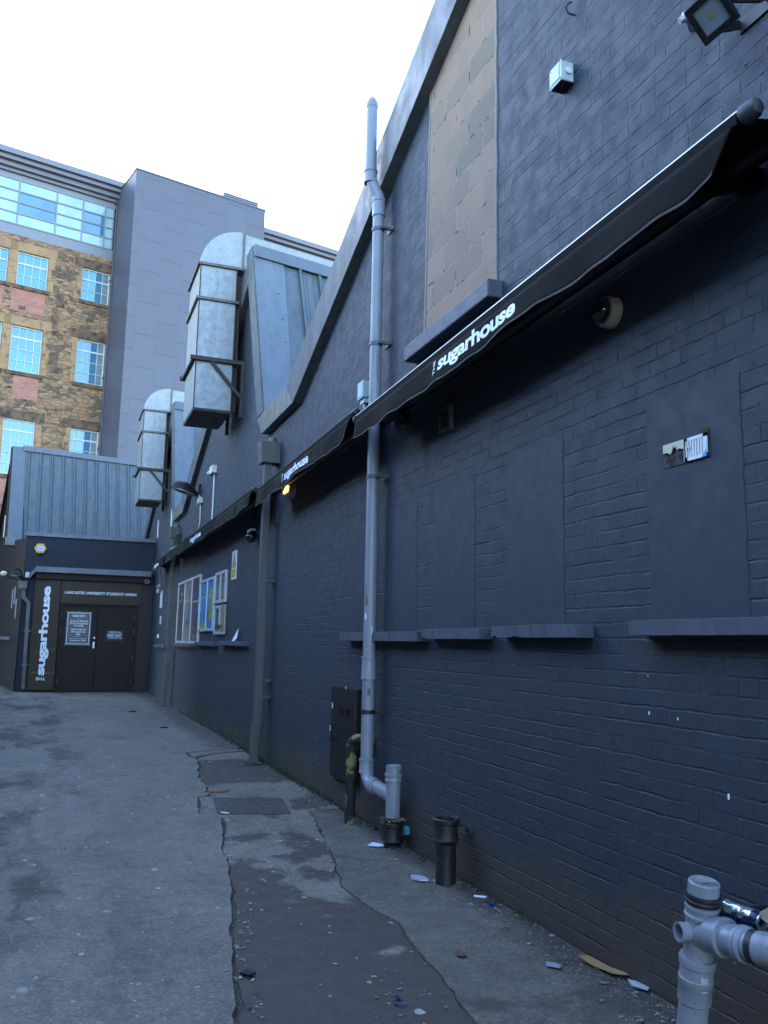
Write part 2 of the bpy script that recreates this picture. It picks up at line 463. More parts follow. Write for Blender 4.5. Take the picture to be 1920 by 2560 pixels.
M['ridge'] = sheet_mat('ridge_flashing', (0.085, 0.096, 0.110), 0.15)

def galv_mat():
    t = NT('galvanised_duct')
    sp = t.n('ShaderNodeTexVoronoi', Vector=t.co, Scale=26.0).outputs['Color']
    r = t.sep(sp)[0]
    c = t.mix(r, (0.185, 0.20, 0.21), (0.22, 0.235, 0.245))
    run = t.noise(6.0, 5, 0.65, t.scale((2.6, 2.6, 0.10)))
    c = t.mix(t.ramp(run, 0.56, 0.72, 0, 0.5), c, (0.14, 0.13, 0.115))
    c = t.mix(t.ramp(run, 0.685, 0.72, 0, 0.7), c, (0.10, 0.055, 0.03))
    c = t.mix(t.ramp(t.noise(1.2, 5, 0.6), 0.4, 0.75, 0, 0.4), c, (0.19, 0.20, 0.21))
    rr = t.ramp(t.noise(9, 4, 0.6), 0.3, 0.7, 0.42, 0.60)
    return t.out(c, rr, 0.55, t.bump(t.noise(2.0, 3), 0.2, 0.03), 0.5)
M['galv'] = galv_mat()
M['rust'] = plain('rusty_steel', (0.042, 0.033, 0.029), 0.8, 0.1, var=0.4, vs=8, bump=0.5, bs=60, dirt=(0.085, 0.043, 0.026), dscale=9, dlo=0.55, dhi=0.75)
M['duct_under'] = plain('dark_duct_underside', (0.12, 0.11, 0.10), 0.7, 0.2, var=0.35, vs=4, dirt=(0.06, 0.05, 0.045), dscale=3, dlo=0.45, dhi=0.7)  # darker, browner metal for the duct underside and flanges

def pvc_mat():
    t = NT('weathered_grey_pvc')
    c = t.mix(t.noise(5, 5, 0.6), (0.185, 0.195, 0.225), (0.25, 0.262, 0.295))
    c = t.mix(t.ramp(t.noise(7, 6, 0.7, t.scale((2, 2, 0.22))), 0.50, 0.72, 0, 0.7), c, (0.085, 0.078, 0.072))
    c = t.mix(t.ramp(t.noise(45, 4, 0.75), 0.62, 0.70, 0, 0.75), c, (0.075, 0.066, 0.058))
    return t.out(c, t.ramp(t.noise(12, 4), 0.3, 0.7, 0.32, 0.5), 0, t.bump(t.noise(60, 3), 0.05, 0.003), 0.5)
M['pvc'] = pvc_mat()
M['pvc_dark'] = plain('dark_grey_pvc', (0.075, 0.08, 0.095), 0.45, var=0.15, bump=0.05)
M['rubber'] = plain('black_rubber', (0.012, 0.012, 0.014), 0.55, var=0.3, bump=0.1)
M['iron'] = plain('cast_iron', (0.014, 0.012, 0.012), 0.5, 0.1, var=0.4, vs=14, bump=0.9, bs=55, dirt=(0.040, 0.026, 0.019), dscale=11, dlo=0.52, dhi=0.7)
M['downpipe'] = sheet_mat('painted_box_downpipe', (0.066, 0.070, 0.072), 0.35, 0.35)
def yb_mat():
    t = NT('flaking_yellow_black_pipe')
    c = t.mix(t.ramp(t.noise(4.2, 6, 0.7, t.scale((1.4, 1.4, 1.0))), 0.515, 0.55), (0.012, 0.011, 0.011), (0.20, 0.18, 0.055))
    c = t.mix(t.ramp(t.noise(26, 5, 0.7), 0.60, 0.70, 0, 0.7), c, (0.13, 0.12, 0.10))
    return t.out(c, 0.7, 0, t.bump(t.noise(20, 5, 0.7), 0.9, 0.01), 0.4)
M['yb'] = yb_mat()
def cloth_mat(name, alg_amt):
    t = NT(name)
    c = t.mix(t.noise(2.2, 5, 0.65), (0.0050, 0.0048, 0.0050), (0.0095, 0.0090, 0.0092))
    alg = t.ramp(t.noise(1.6, 6, 0.75, t.scale((1, 1, 0.35))), 0.43, 0.66, 0, alg_amt)
    c = t.mix(alg, c, (0.042, 0.044, 0.015))
    return t.out(c, 0.9, 0, t.bump(t.noise(3, 2), 0.08, 0.02), 0.12)
M['cloth'] = cloth_mat('black_awning_canvas', 0.2)
M['cloth_green'] = cloth_mat('mossy_awning_canvas', 0.85)
M['cloth_edge'] = plain('awning_binding', (0.034, 0.031, 0.025), 0.8, var=0.3, bump=0.1)
M['alu'] = plain('grey_aluminium', (0.50, 0.52, 0.56), 0.38, 0.35, var=0.15, vs=3, bump=0.05)
M['alu_dull'] = plain('dull_aluminium', (0.34, 0.36, 0.39), 0.45, 0.3, var=0.2, vs=5, bump=0.05, dirt=(0.16, 0.15, 0.15), dscale=8)
M['black'] = plain('black_plastic', (0.009, 0.0085, 0.009), 0.45, var=0.3, bump=0.05, spec=0.3)
M['blackpaint'] = plain('black_painted_timber', (0.0165, 0.0105, 0.0075), 0.55, var=0.3, vs=3, bump=0.15, bs=40, dirt=(0.024, 0.018, 0.015), dscale=6, dlo=0.6, dhi=0.8, spec=0.2)
M['boardpaint'] = plain('dark_brown_sign_board', (0.034, 0.0205, 0.0135), 0.5, var=0.15, vs=2, bump=0.03, spec=0.25)
M['hatch'] = plain('black_brown_steel_door', (0.013, 0.0105, 0.0100), 0.55, var=0.3, vs=6, bump=0.2, bs=50, dirt=(0.035, 0.022, 0.016), dscale=9, dlo=0.6, dhi=0.78, spec=0.25)
M['white'] = plain('white_plastic', (0.66, 0.68, 0.70), 0.45, var=0.1, vs=6, bump=0.03, dirt=(0.40, 0.40, 0.38), dscale=12, dlo=0.55, dhi=0.8)
M['letter'] = plain('white_vinyl_lettering', (0.72, 0.75, 0.80), 0.5, var=0.08, bump=0.0)
M['cream'] = plain('cream_plastic', (0.52, 0.50, 0.36), 0.5, var=0.15, vs=8, bump=0.05)
M['paleg'] = plain('pale_grey_plastic', (0.42, 0.50, 0.50), 0.45, var=0.15, vs=9, bump=0.05, dirt=(0.20, 0.22, 0.21), dscale=14, dlo=0.55, dhi=0.8)
M['camgrey'] = plain('beige_grey_metal', (0.26, 0.235, 0.215), 0.5, var=0.12, vs=8, bump=0.05)
M['cap'] = plain('dark_grey_end_cap', (0.045, 0.045, 0.048), 0.5, var=0.3, vs=14, dirt=(0.10, 0.09, 0.075), dscale=10)
M['smoked'] = glass('smoked_dome', (0.012, 0.013, 0.015), 0.04, 1.5)
M['lens'] = plain('floodlight_glass', (0.17, 0.20, 0.22), 0.12, var=0.25, vs=9, bump=0.0, dirt=(0.24, 0.26, 0.27), dscale=7)
M['led'] = plain('yellow_led_chip', (0.20, 0.17, 0.10), 0.3, var=0.2, bump=0)
M['yellow'] = plain('yellow_vinyl', (0.62, 0.44, 0.04), 0.5, var=0.08, bump=0)
M['orange'] = plain('orange_plastic', (0.55, 0.28, 0.035), 0.45, var=0.15, vs=12, bump=0.03)
M['blue_v'] = plain('blue_vinyl', (0.02, 0.20, 0.50), 0.4, var=0.15, vs=6, bump=0)
M['coping'] = sheet_mat('slate_blue_coping', (0.088, 0.096, 0.125), 0.15)
def emit(name, col, s):
    m = bpy.data.materials.new(name); m.use_nodes = True
    b = m.node_tree.nodes["Principled BSDF"]
    b.inputs['Base Color'].default_value = (*col, 1); b.inputs['Emission Color'].default_value = (*col, 1); b.inputs['Emission Strength'].default_value = s
    return m
M['lampglow'] = emit('warm_lamp', (1.0, 0.62, 0.16), 0.42)
M['lampglass'] = plain('amber_diffuser', (0.35, 0.27, 0.13), 0.2, var=0.2, vs=20, bump=0.2, bs=60)

def ground_mat(name, c1, c2, grain=1.0, damp=None, gum=True, trail=False, brown=0.0):
    t = NT(name)
    x, y, z = t.sep()
    p = t.comb(x, y)
    agg = t.n('ShaderNodeTexVoronoi', Vector=p, Scale=95.0, _voronoi_dimensions='2D')
    ar = t.sep(agg.outputs['Color'])[0]
    c = t.mix(t.ramp(t.math('ADD', t.math('MULTIPLY', t.noise(0.8, 6, 0.7, p), 0.6), t.math('MULTIPLY', t.noise(7.0, 5, 0.7, p), 0.4)), 0.34, 0.62), c1, c2)
    c = t.mix(t.ramp(ar, 0.78, 0.95, 0, 0.48), c, tuple(min(1, k * 1.75) for k in c2))
    c = t.mix(t.ramp(ar, 0.0, 0.22, 0.42, 0), c, tuple(k * 0.5 for k in c1))
    c = t.mix(t.ramp(t.noise(5.5, 6, 0.7, p), 0.52, 0.72, 0, 0.4), c, tuple(k * 0.68 for k in c1))
    if brown: c = t.mix(t.ramp(t.noise(1.9, 6, 0.7, p), 0.45, 0.66, 0, brown), c, (0.075, 0.062, 0.050))
    rough = t.ramp(t.noise(8, 4, 0.6, p), 0.3, 0.7, 0.72, 0.9)
    if trail:
        q = t.addv(t.scale((1.0, 0.28, 1), p), t.scale((0.5, 0.3, 0), t.noise(1.1, 3, 0.6, p, col=True)))
        m1 = t.math('MULTIPLY', t.ramp(t.noise(1.5, 6, 0.7, q), 0.45, 0.62, 0, 0.9), t.ramp(x, -0.1, 0.85, 1.0, 0.2))
        c = t.mix(m1, c, (0.050, 0.046, 0.042))
    if damp:
        d = damp(t, x, y, p)
        c = t.mix(t.math('MULTIPLY', d, 0.86), c, (0.048, 0.034, 0.028))
        rough = t.math('MULTIPLY_ADD', d, -0.18, rough)
    if gum:
        for sc, th, off in ((2.4, 0.060, 0), (3.7, 0.055, 7.3), (7.0, 0.055, 3.1)):
            qv = t.addv(t.scale((1, 0.75, 1), p), (off, off * 0.7, 0))
            qv = t.addv(qv, t.scale((0.02, 0.02, 0), t.noise(30, 2, 0.5, p, col=True)))
            vo = t.n('ShaderNodeTexVoronoi', Vector=qv, Scale=sc, _voronoi_dimensions='2D')
            r, g, b = t.sep(vo.outputs['Color'])
            rad = t.math('MULTIPLY', t.ramp(r, 0.42, 1.0, 0.0, 1.0), th)
            spot = t.ramp(t.math('SUBTRACT', rad, vo.outputs['Distance']), -0.004, 0.012)
            spot = t.math('MULTIPLY', spot, t.ramp(g, 0.1, 0.8, 0.55, 1.0))
            c = t.mix(spot, c, (0.37, 0.345, 0.31))
    hgt = t.math('MULTIPLY_ADD', agg.outputs['Distance'], 0.7, t.noise(16, 5, 0.65, p))
    hgt = t.math('MULTIPLY_ADD', t.noise(240, 2, 0.7, p), 0.5, hgt)
    return t.out(c, rough, 0, t.bump(hgt, 0.46 * grain, 0.012), 0.3)
def damp_strip(t, x, y, p):
    bias = t.math('ADD', t.ramp(y, 4.2, 5.9, 0.19, 0.02), t.ramp(y, 9.8, 10.6, 0.0, 0.36))
    bias = t.math('ADD', bias, t.ramp(y, 5.7, 7.9, 0.09, 0.0))
    bias = t.math('SUBTRACT', bias, t.ramp(y, 12.0, 12.25, 0.0, 0.6))
    nz = t.noise(1.15, 5, 0.62, t.addv(t.scale((1.0, 0.8, 1), p), (3.7, 1.3, 0)))
    return t.ramp(t.math('ADD', nz, bias), 0.56, 0.61)
def damp_margin(t, x, y, p):
    near = t.ramp(t.math('MULTIPLY_ADD', t.noise(2.2, 5, 0.7, p), 0.5, x), 2.72, 2.95)
    far = t.math('MULTIPLY', t.ramp(y, 10.0, 11.0), t.ramp(t.math('MULTIPLY_ADD', t.noise(1.6, 5, 0.7, p), 0.7, x), 2.35, 2.75))
    low = t.math('MULTIPLY', t.ramp(t.noise(1.3, 5, 0.7, p), 0.52, 0.62), t.ramp(y, 3.9, 4.9, 0.9, 0.0))
    return t.math('MULTIPLY', t.math('MAXIMUM', t.math('MAXIMUM', near, far), low), 0.8)
def damp_road(t, x, y, p):
    a = t.math('MULTIPLY', t.ramp(t.noise(1.0, 5, 0.65, t.addv(p, (9.1, 4.4, 0))), 0.60, 0.66), t.ramp(y, 9.0, 14.0))
    b = t.math('MULTIPLY', t.ramp(t.math('MULTIPLY_ADD', t.noise(1.4, 5, 0.7, p), 0.8, x), 2.55, 2.9), t.ramp(y, 12.9, 13.6))
    return t.math('MULTIPLY', t.math('MAXIMUM', a, b), 0.7)
M['asphalt'] = ground_mat('worn_asphalt', (0.118, 0.102, 0.086), (0.190, 0.163, 0.137), 1.0, damp_road, True, True)
M['strip'] = ground_mat('patched_trench_asphalt', (0.112, 0.096, 0.080), (0.195, 0.167, 0.138), 1.0, damp_strip, True, False)
M['margin'] = ground_mat('gritty_margin', (0.085, 0.074, 0.057), (0.168, 0.148, 0.117), 1.7, damp_margin, False, False, 0.55)
M['sub'] = ground_mat('base_ground', (0.045, 0.038, 0.031), (0.075, 0.064, 0.053), 1.5, None, False)
M['gapdirt'] = plain('crack_dirt', (0.020, 0.018, 0.016), 0.95, var=0.4, vs=20, bump=0.5)

# ------------------------------------------------------------------ ground
W = 2.75
def jag(pts, step=0.09, amp=0.012):
    out = []
    for a, b in zip(pts[:-1], pts[1:]):
        a, b = V(a), V(b); d = b - a; k = max(1, int(d.length / step)); n = V((-d.y, d.x)).normalized()
        for i in range(k):
            q = a + d * (i / k)
            if out: q = q + n * random.uniform(-amp, amp)
            out.append((q.x, q.y))
    out.append(tuple(pts[-1])); return out
def sheet(name, poly, ztop, zbot, mat, bevel=0.0):
    mb = MB().prism([(x, y, zbot) for x, y in poly], (0, 0, ztop - zbot))
    return struct(obj(name, mb, mat, None, bevel))
struct(obj('ground', MB().face([(-150, -120, -0.026), (150, -120, -0.026), (150, 200, -0.026), (-150, 200, -0.026)]), M['sub']))
L1 = [(0.30, -4.0), (0.62, 2.5), (0.82, 3.87), (0.94, 4.48), (0.975, 4.72), (1.06, 5.22), (1.20, 5.95), (1.295, 6.53), (1.33, 6.98), (1.46, 7.75), (1.53, 8.22)]
MH = [(1.53, 8.30), (1.36, 8.42), (1.49, 9.34)]
L1b = [(1.60, 9.36), (1.67, 9.9), (1.70, 10.65), (1.82, 11.4), (1.93, 12.30)]
CR = [(1.86, 12.93), (2.2, 13.06), (2.64, 13.27)]
e1 = jag(L1) + jag(MH, 0.1, 0.006) + jag(L1b, 0.09, 0.016)
left = e1 + [(1.84, 12.42)] + jag(CR) + [(W + 0.05, 13.3), (W + 0.05, 28.2), (-0.9, 28.2), (-6, 60), (-60, 60), (-60, -60), (0.30, -60)]
sheet('road', left, 0.0, -0.055, M['asphalt'], 0.004)
L2 = [(1.3, -4.0), (1.68, 2.6), (1.81, 3.55), (1.90, 4.20), (1.93, 4.52), (2.0, 4.93), (1.93, 5.29), (1.92, 5.74), (2.03, 6.24), (2.19, 7.08), (2.30, 7.6), (2.37, 7.96), (2.42, 8.35)]
e2 = jag(L2, 0.09, 0.014)
gapd = 0.008
strip = [(x + gapd + 0.007 * (1 + math.sin(y * 5)) * (1 + math.sin(y * 1.7)) + random.uniform(0, .012), y) for x, y in e1] + [(1.97, 12.38), (2.25, 12.75), (2.66, 12.95), (W + .05, 12.95), (W + .05, 8.4)] + [(x - 0.004 - 0.004 * (1 + math.sin(y * 4.3)), y) for x, y in reversed(e2)]
sheet('pavement', strip, -0.014, -0.055, M['strip'], 0.003)
marg = e2 + [(W + .05, 8.36), (W + .05, -4.0)]
sheet('kerb_margin', marg, -0.003, -0.055, M['margin'], 0.005)
far = [(1.90, 12.45), (2.26, 12.79), (2.68, 12.985), (W + .05, 12.985), (W + .05, 13.28), (2.62, 13.24), (2.19, 13.03), (1.90, 12.90)]
sheet('path', jag(far + [far[0]], 0.12, 0.008)[:-1], -0.004, -0.055, M['asphalt'], 0.003)

# manhole cover
mh = thing('manhole_cover', 'grey cast iron rectangular inspection cover set in the alley paving', 'manhole cover', (1.92, 8.7, -0.014))
c4 = [V((1.56, 8.41, 0)), V((2.19, 8.26, 0)), V((2.30, 9.0, 0)), V((1.65, 9.20, 0))]
def bl(u, v): return (c4[0] * (1 - u) + c4[1] * u) * (1 - v) + (c4[3] * (1 - u) + c4[2] * u) * v
def q4(u0, u1, v0, v1, z): return [bl(u0, v0) + V((0, 0, z)), bl(u1, v0) + V((0, 0, z)), bl(u1, v1) + V((0, 0, z)), bl(u0, v1) + V((0, 0, z))]
obj('frame', MB().prism(q4(-.03, 0, -.03, 1.03, -.03), (0, 0, .026)).prism(q4(1.0, 1.03, -.03, 1.03, -.03), (0, 0, .026)).prism(q4(0, 1, -.03, 0, -.03), (0, 0, .026)).prism(q4(0, 1, 1, 1.03, -.03), (0, 0, .026)), plain('cover_frame', (.06, .055, .05), .8), mh)
M['ironlid'] = plain('worn_cover_iron', (0.066, 0.058, 0.052), 0.6, 0.2, var=0.35, vs=9, bump=0.6, bs=60, dirt=(0.12, 0.12, 0.12), dscale=6)
lid = MB().prism(q4(.012, .988, .012, .988, -.03), (0, 0, .022))
for i in range(16):
    for j in range(9):
        u, v = .05 + i * .0585, .07 + j * .1
        if j == 4 and i in (3, 12): continue
        du, dv = (.018, .062) if (i + j) % 2 else (.042, .022)
        lid.prism(q4(u, u + du, v, v + dv, -.008), (0, 0, .006))
obj('lid', lid, M['ironlid'], mh)

# ------------------------------------------------------------------ long painted building with sawtooth roof
TH = math.radians(13.7)
U = V((math.cos(TH), math.sin(TH), 0))          # ridge direction
NB = V((-math.sin(TH), math.cos(TH), 0))        # away from the camera, square to the ridges
bld = thing('brick_building', 'long slate blue painted brick building with sawtooth gables along the right of the alley', 'building', (W, 0, 0))
P, HV, HR = 10.45, 4.98, 8.25
prof = []
for k in range(-1, 3):
    y0 = 10.9 + P * (k - 1)
    prof += [(y0, HV), (y0 + 1.52, HV), (y0 + 2.95, HR)]
wall_top = [(-9.0, 5.6)] + [(y, z) for y, z in prof if -9 < y < 31] + [(31.0, 5.33)]
wall_top = [(y, z - 0.10) for y, z in wall_top]
obj('wall', MB().prism([(W, -9.0, -0.1), (W, 31.0, -0.1)] + [(W, y, z) for y, z in reversed(wall_top)], (0.12, 0, 0)), M['brick'], bld)

F0, F1 = 2.64, 2.76        # bargeboards stand 0.11 m proud of the wall
for k in range(0, 4):
    y0 = 10.9 + P * (k - 1)                     # foot of the shallow slope
    yr = y0 - 7.65                              # ridge it falls from

    # shallow slope bargeboard
    obj('bargeboard', MB().prism([(F0, yr, HR), (F0, y0, HV), (F0, y0 - .42, HV - .32), (F0, yr, HR - .53)], (F1 - F0, 0, 0)), M['verge'], bld, 0.006)
    # eaves gutter end at the valley
    obj('gutter_end', MB().prism([(F0, y0 + .002, HV), (F0, y0 + 1.35, HV), (F0, y0 + 1.75, HV - .02), (F0, y0 + 1.40, HV - .33), (F0, y0 - .416, HV - .322)], (F1 - F0 + .02, 0, 0)), M['verge_green'], bld, 0.006)
    # steep slope bargeboard
    obj('bargeboard', MB().prism([(F0 - .004, y0 + 1.36, HV), (F0 - .004, y0 + 2.80, HR), (F0 - .004, y0 + 3.25, HR), (F0 - .004, y0 + 1.76, HV)], (F1 - F0, 0, 0)), M['verge'], bld, 0.006)
    # roof slopes run off along the ridge direction
    Lr = 16.0
    a, b = V((F0 + .02, y0 + 1.37, HV + .01)), V((F0 + .02, y0 + 2.80, HR - .02))
    sl = MB()
    nrm = U.cross(b - a).normalized()
    if nrm.y > 0: nrm = -nrm
    sl.prism([a, b, b + U * Lr, a + U * Lr], nrm * -0.08)
    for i in range(1, 40):
        s_ = .58 + .39 * (i - .25)
        p, q = a + U * s_ - (b - a) * 0.02, b + U * s_
        sl.obox((p + q) / 2 + nrm * .022, (U * .024, (q - p) / 2, nrm * .026)); sl.obox((p + q) / 2 + U * .044 + nrm * .002, (U * .020, (q - p) / 2, nrm * .004), 1)
        for e in (.13, .26):
            sl.obox((p + q) / 2 + U * e + nrm * .003, (U * .006, (q - p) / 2, nrm * .004))
    obj('roof', sl, [M['roof'], M['roof_lap']], bld)
    d = (b - a)
    obj('verge_flashing', MB().prism([a + nrm * .006 + U * .0, b + nrm * .006, b + U * .57 + nrm * .006, a + U * .50 + nrm * .006], nrm * 0.022), M['flash'], bld, 0.004)
    sc_ = MB()
    for f, sx in ((.93, .34), (.72, .40), (.56, .44), (.42, .46)):
        sc_.lathe(a + d * f + U * sx + nrm * .028, nrm, [(0, .014), (.006, .012), (.008, 0)], 8)
    obj('roof_screw', sc_, M['black'], bld, split=True)
    # ridge cap with an apron down the steep side
    rc = MB()
    rc.prism([b + nrm * .045 - d.normalized() * .26, b + nrm * .045 + d.normalized() * .02, b + nrm * .045 + d.normalized() * .02 + U * Lr, b + nrm * .045 - d.normalized() * .26 + U * Lr], nrm * .02)
    rc.prism([b + V((0, -.03, .02)), b + V((0, .50, .00)), b + V((0, .50, -.03)), b + V((0, 0, -.03))], U * Lr)
    obj('ridge_cap', rc, M['ridge'], bld)
    c0, c1 = V((F0 + .02, y0 + 2.85, HR - .03)), V((F0 + .02, y0 + P, HV + .01))
    obj('roof', MB().prism([c0, c1, c1 + U * Lr, c0 + U * Lr], (0, 0, -.08)), M['roof_back'], bld)

# joint lines of the bargeboards' sheets stay as thin lapped straps
for y0 in (10.9, 21.35):
    pass

# concrete block infill of the former loading door, with a ragged mortar edge
def ragged(y0, y1, z0, z1, n=14, a=.014):
    pts = []
    for i in range(n): pts.append((y0 + random.uniform(-a, a), z0 + (z1 - z0) * i / n))
    return pts
obj('block_infill', MB().prism([(W - .004, 6.40, 4.10), (W - .004, 5.15, 4.10), (W - .004, 5.15, 7.03), (W - .004, 6.34, 6.56)], (.05, 0, 0)), M['block'], bld)
me_ = MB()
def edge_strip(p, q, wdt, n=26):
    p, q = V(p), V(q); d = (q - p); nn = V((0, -d.z, d.y)).normalized()
    for i in range(n):
        a = p + d * (i / n); b = p + d * ((i + 1) / n)
        if i == 0: edge_strip.w = wdt * random.uniform(.5, 1.2)
        w1 = wdt * random.uniform(.7, 1.2)
        me_.hexa([a - nn * .004, b - nn * .004, b + nn * w1, a + nn * edge_strip.w], [v + V((.02, 0, 0)) for v in (a - nn * .004, b - nn * .004, b + nn * w1, a + nn * edge_strip.w)])
        edge_strip.w = w1
edge_strip((W - .010, 5.15, 4.14), (W - .010, 5.15, 7.03), .022)
edge_strip((W - .009, 6.34, 6.56), (W - .009, 6.42, 4.10), .022)
edge_strip((W - .008, 5.15, 7.03), (W - .008, 6.34, 6.56), .03)
obj('mortar_edge', me_, M['mortar'], bld)
def sill(y0, y1, zt, zb, out=.11, chips=0):
    mb = MB()
    n = max(2, int((y1 - y0) / .035)); pts_t, pts_b = [], []
    for i in range(n + 1):
        y = y0 + (y1 - y0) * i / n
        pts_t.append((W - out + random.uniform(-.0012, .0012), y, zt - .010 + random.uniform(-.0012, .0012)))
        pts_b.append((W - out + random.uniform(-.0012, .0012) + (random.random() < chips * .12) * .012, y, zb + random.uniform(-.001, .0012) + (random.random() < chips * .12) * .012))
    for i in range(n):
        a, b, c, d = pts_b[i], pts_b[i + 1], pts_t[i + 1], pts_t[i]
        mb.hexa([a, b, (W + .02, b[1], zb), (W + .02, a[1], zb)], [d, c, (W + .02, c[1], zt), (W + .02, d[1], zt)])
    return obj('window_sill', mb, M['sill'], bld)
# sill under the block infill
obj('window_sill', MB().box((W - .115, 5.06, 4.005), (W + .02, 6.62, 4.14)), M['sill'], bld, 0.012)
for y0, y1, zt, zb, ch in ((2.35, 3.57, 1.745, 1.665, .05), (4.03, 5.01, 1.735, 1.655, .4), (5.19, 6.16, 1.725, 1.645, .15), (6.26, 8.24, 1.71, 1.625, .08),
                           (13.08, 15.2, 1.60, 1.525, .1), (15.75, 17.9, 1.575, 1.505, .08), (18.4, 21.3, 1.53, 1.46, .05), (23.1, 25.75, 1.47, 1.395, .05)):
    sill(y0, y1, zt, zb, .11, ch)
# rendered-over windows: slightly proud plaster with uneven edges
def patch(y0, y1, z0, z1, n=44, a=.007):
    pts = []
    for i in range(n): pts.append((W - .004, y0 + random.uniform(-a, a), z0 + (z1 - z0) * i / n))
    for i in range(8): pts.append((W - .004, y0 + (y1 - y0) * i / 8, z1 + random.uniform(-a, a) * 1.3))
    for i in range(n): pts.append((W - .004, y1 + random.uniform(-a, a), z1 + (z0 - z1) * i / n))
    pts.append((W - .004, y1, z0))
    obj('render_panel', MB().prism(pts, (.02, 0, 0)), M['render'], bld, 0.002)
patch(2.88, 3.53, 1.72, 2.83); patch(4.31, 4.99, 1.72, 2.86); patch(5.47, 6.17, 1.72, 2.83); patch(6.53, 7.26, 1.71, 2.80); patch(7.45, 8.2, 1.71, 2.75)
patch(15.0, 17.85, 1.56, 3.05); patch(18.2, 21.5, 1.53, 3.05)
# dark square air vent high under the awning, small vent beyond the box downpipe
av = obj('air_vent', MB().box((W - .035, 5.85, 3.25), (W - .012, 6.05, 3.27)).box((W - .035, 5.85, 3.42), (W - .012, 6.05, 3.44)).box((W - .035, 5.85, 3.27), (W - .012, 5.88, 3.42)).box((W - .035, 6.03, 3.27), (W - .012, 6.05, 3.42)).box((W - .012, 5.845, 3.245), (W + .01, 6.055, 3.445)), M['pvc_dark'], bld)
lv = MB()
for i in range(8): lv.obox((W - .022, 5.955, 3.28 + i * .018), (V((.010, 0, .006)), V((0, .072, 0)), V((-.001, 0, .002))))
obj('louvre', lv, M['black'], av)
av = obj('air_vent', MB().box((W - .03, 11.45, 3.21), (W + .01, 11.68, 3.38)), M['pvc_dark'], bld, 0.006)
lv = MB()
for i in range(6): lv.box((W - .034, 11.47, 3.225 + i * .025), (W - .028, 11.66, 3.238 + i * .025))
obj('louvre', lv, M['black'], av)
# broken white plastic vent grille
bv = MB()
zb, zt, ya, yb = 2.482, 2.592, 3.085, 3.385
X0, X1 = W - .018, W - .010
bv.box((X0, ya, zb), (X1, ya + .022, zt)).box((X0, ya, zb), (X1, 3.235, zb + .017)).box((X0, ya, zt - .015), (X1, 3.235, zt))
for i in range(7):
    y = ya + .022 + i * .0182
    bv.box((X0, y + .0085, zb + .016), (X1, y + .0182, zt - .014))
bv.box((X0, 3.212, zb), (X1, 3.238, zt)); bv.box((X0, 3.19, 2.53), (X1, 3.212, 2.545))
vent = obj('vent_grille', bv, M['white'], bld); vent['label'] = 'white plastic slotted vent grille with its far half burnt away'
jag_b = [(3.24, 2.548), (3.262, 2.551), (3.272, 2.558), (3.285, 2.55), (3.29, 2.575), (3.30, 2.562), (3.312, 2.578), (3.322, 2.552), (3.335, 2.538), (3.352, 2.549), (3.385, 2.552)]
obj('broken_flap', MB().prism([(X0 - .002, y, z) for y, z in jag_b] + [(X0 - .002, 3.385, zt), (X0 - .002, 3.24, zt)], (.006, 0, 0)), M['cream'], vent)
M['soot'] = plain('sooty_opening', (0.055, 0.048, 0.045), 0.9, var=0.6, vs=25, bump=0.3, dirt=(0.012, 0.011, 0.012), dscale=22, dlo=0.42, dhi=0.55)
obj('opening', MB().box((W - .0085, 3.236, zb - .004), (W + .01, 3.392, zt)), M['soot'], vent)
obj('slot_backing', MB().box((W - .0088, ya + .005, zb + .004), (W + .01, 3.232, zt - .004)), plain('vent_backing', (0.16, 0.15, 0.14), .8, var=.3, vs=30), vent)
obj('sticker', MB().prism([(X0 - .0015, ya, zb), (X0 - .0015, ya + .032, zb), (X0 - .0015, ya, zb + .035)], (.001, 0, 0)), plain('blue_sticker', (0.03, 0.30, 0.60), .5, bump=0), vent)
obj('moss_tuft', MB().lathe((W - .005, 3.10, 2.605), (-1, 0, .2), [(0, .022), (.008, .018), (.014, 0)], 9), plain('moss', (0.035, 0.045, 0.012), .95, var=.5, vs=60, bump=.8), vent)
# steel meter hatch
ht = obj('hatch', MB().box((W - .045, 7.84, .27), (W + .02, 8.66, 1.165)), M['hatch'], bld, 0.006); ht['label'] = 'black brown steel hatch door low in the wall behind the grey pipe'
hg = MB()
for i in range(4): hg.box((W - .056, 8.08, .905 + i * .016), (W - .046, 8.37, .913 + i * .016))
hg.box((W - .052, 8.06, .895), (W - .044, 8.075, .972)).box((W - .052, 8.375, .895), (W - .044, 8.39, .972))
obj('vent_slots', hg, M['black'], ht)
obj('handle', MB().tube([(W - .045, 8.50, .80), (W - .085, 8.50, .79), (W - .085, 8.49, .65), (W - .045, 8.49, .64)], .011, 10), M['black'], ht)
obj('hinge', MB().tube([(W - .05, 7.845, .92), (W - .05, 7.845, 1.02)], .012, 8), M['rust'], ht)
obj('hinge', MB().tube([(W - .05, 7.845, .45), (W - .05, 7.845, .55)], .012, 8), M['rust'], ht)
fl = MB()
for y, z, a in ((8.60, .965, .028), (8.655, .735, .03), (8.18, 1.166, .016), (8.62, .70, .012)): fl.prism([(W - .047, y - a * .6, z - a), (W - .047, y + a * .5, z - a * .8), (W - .047, y + a * .35, z + a), (W - .047, y - a * .3, z + a * .9)], (-.003, 0, 0))
obj('paint_flake', fl, M['white'], ht, split=True)
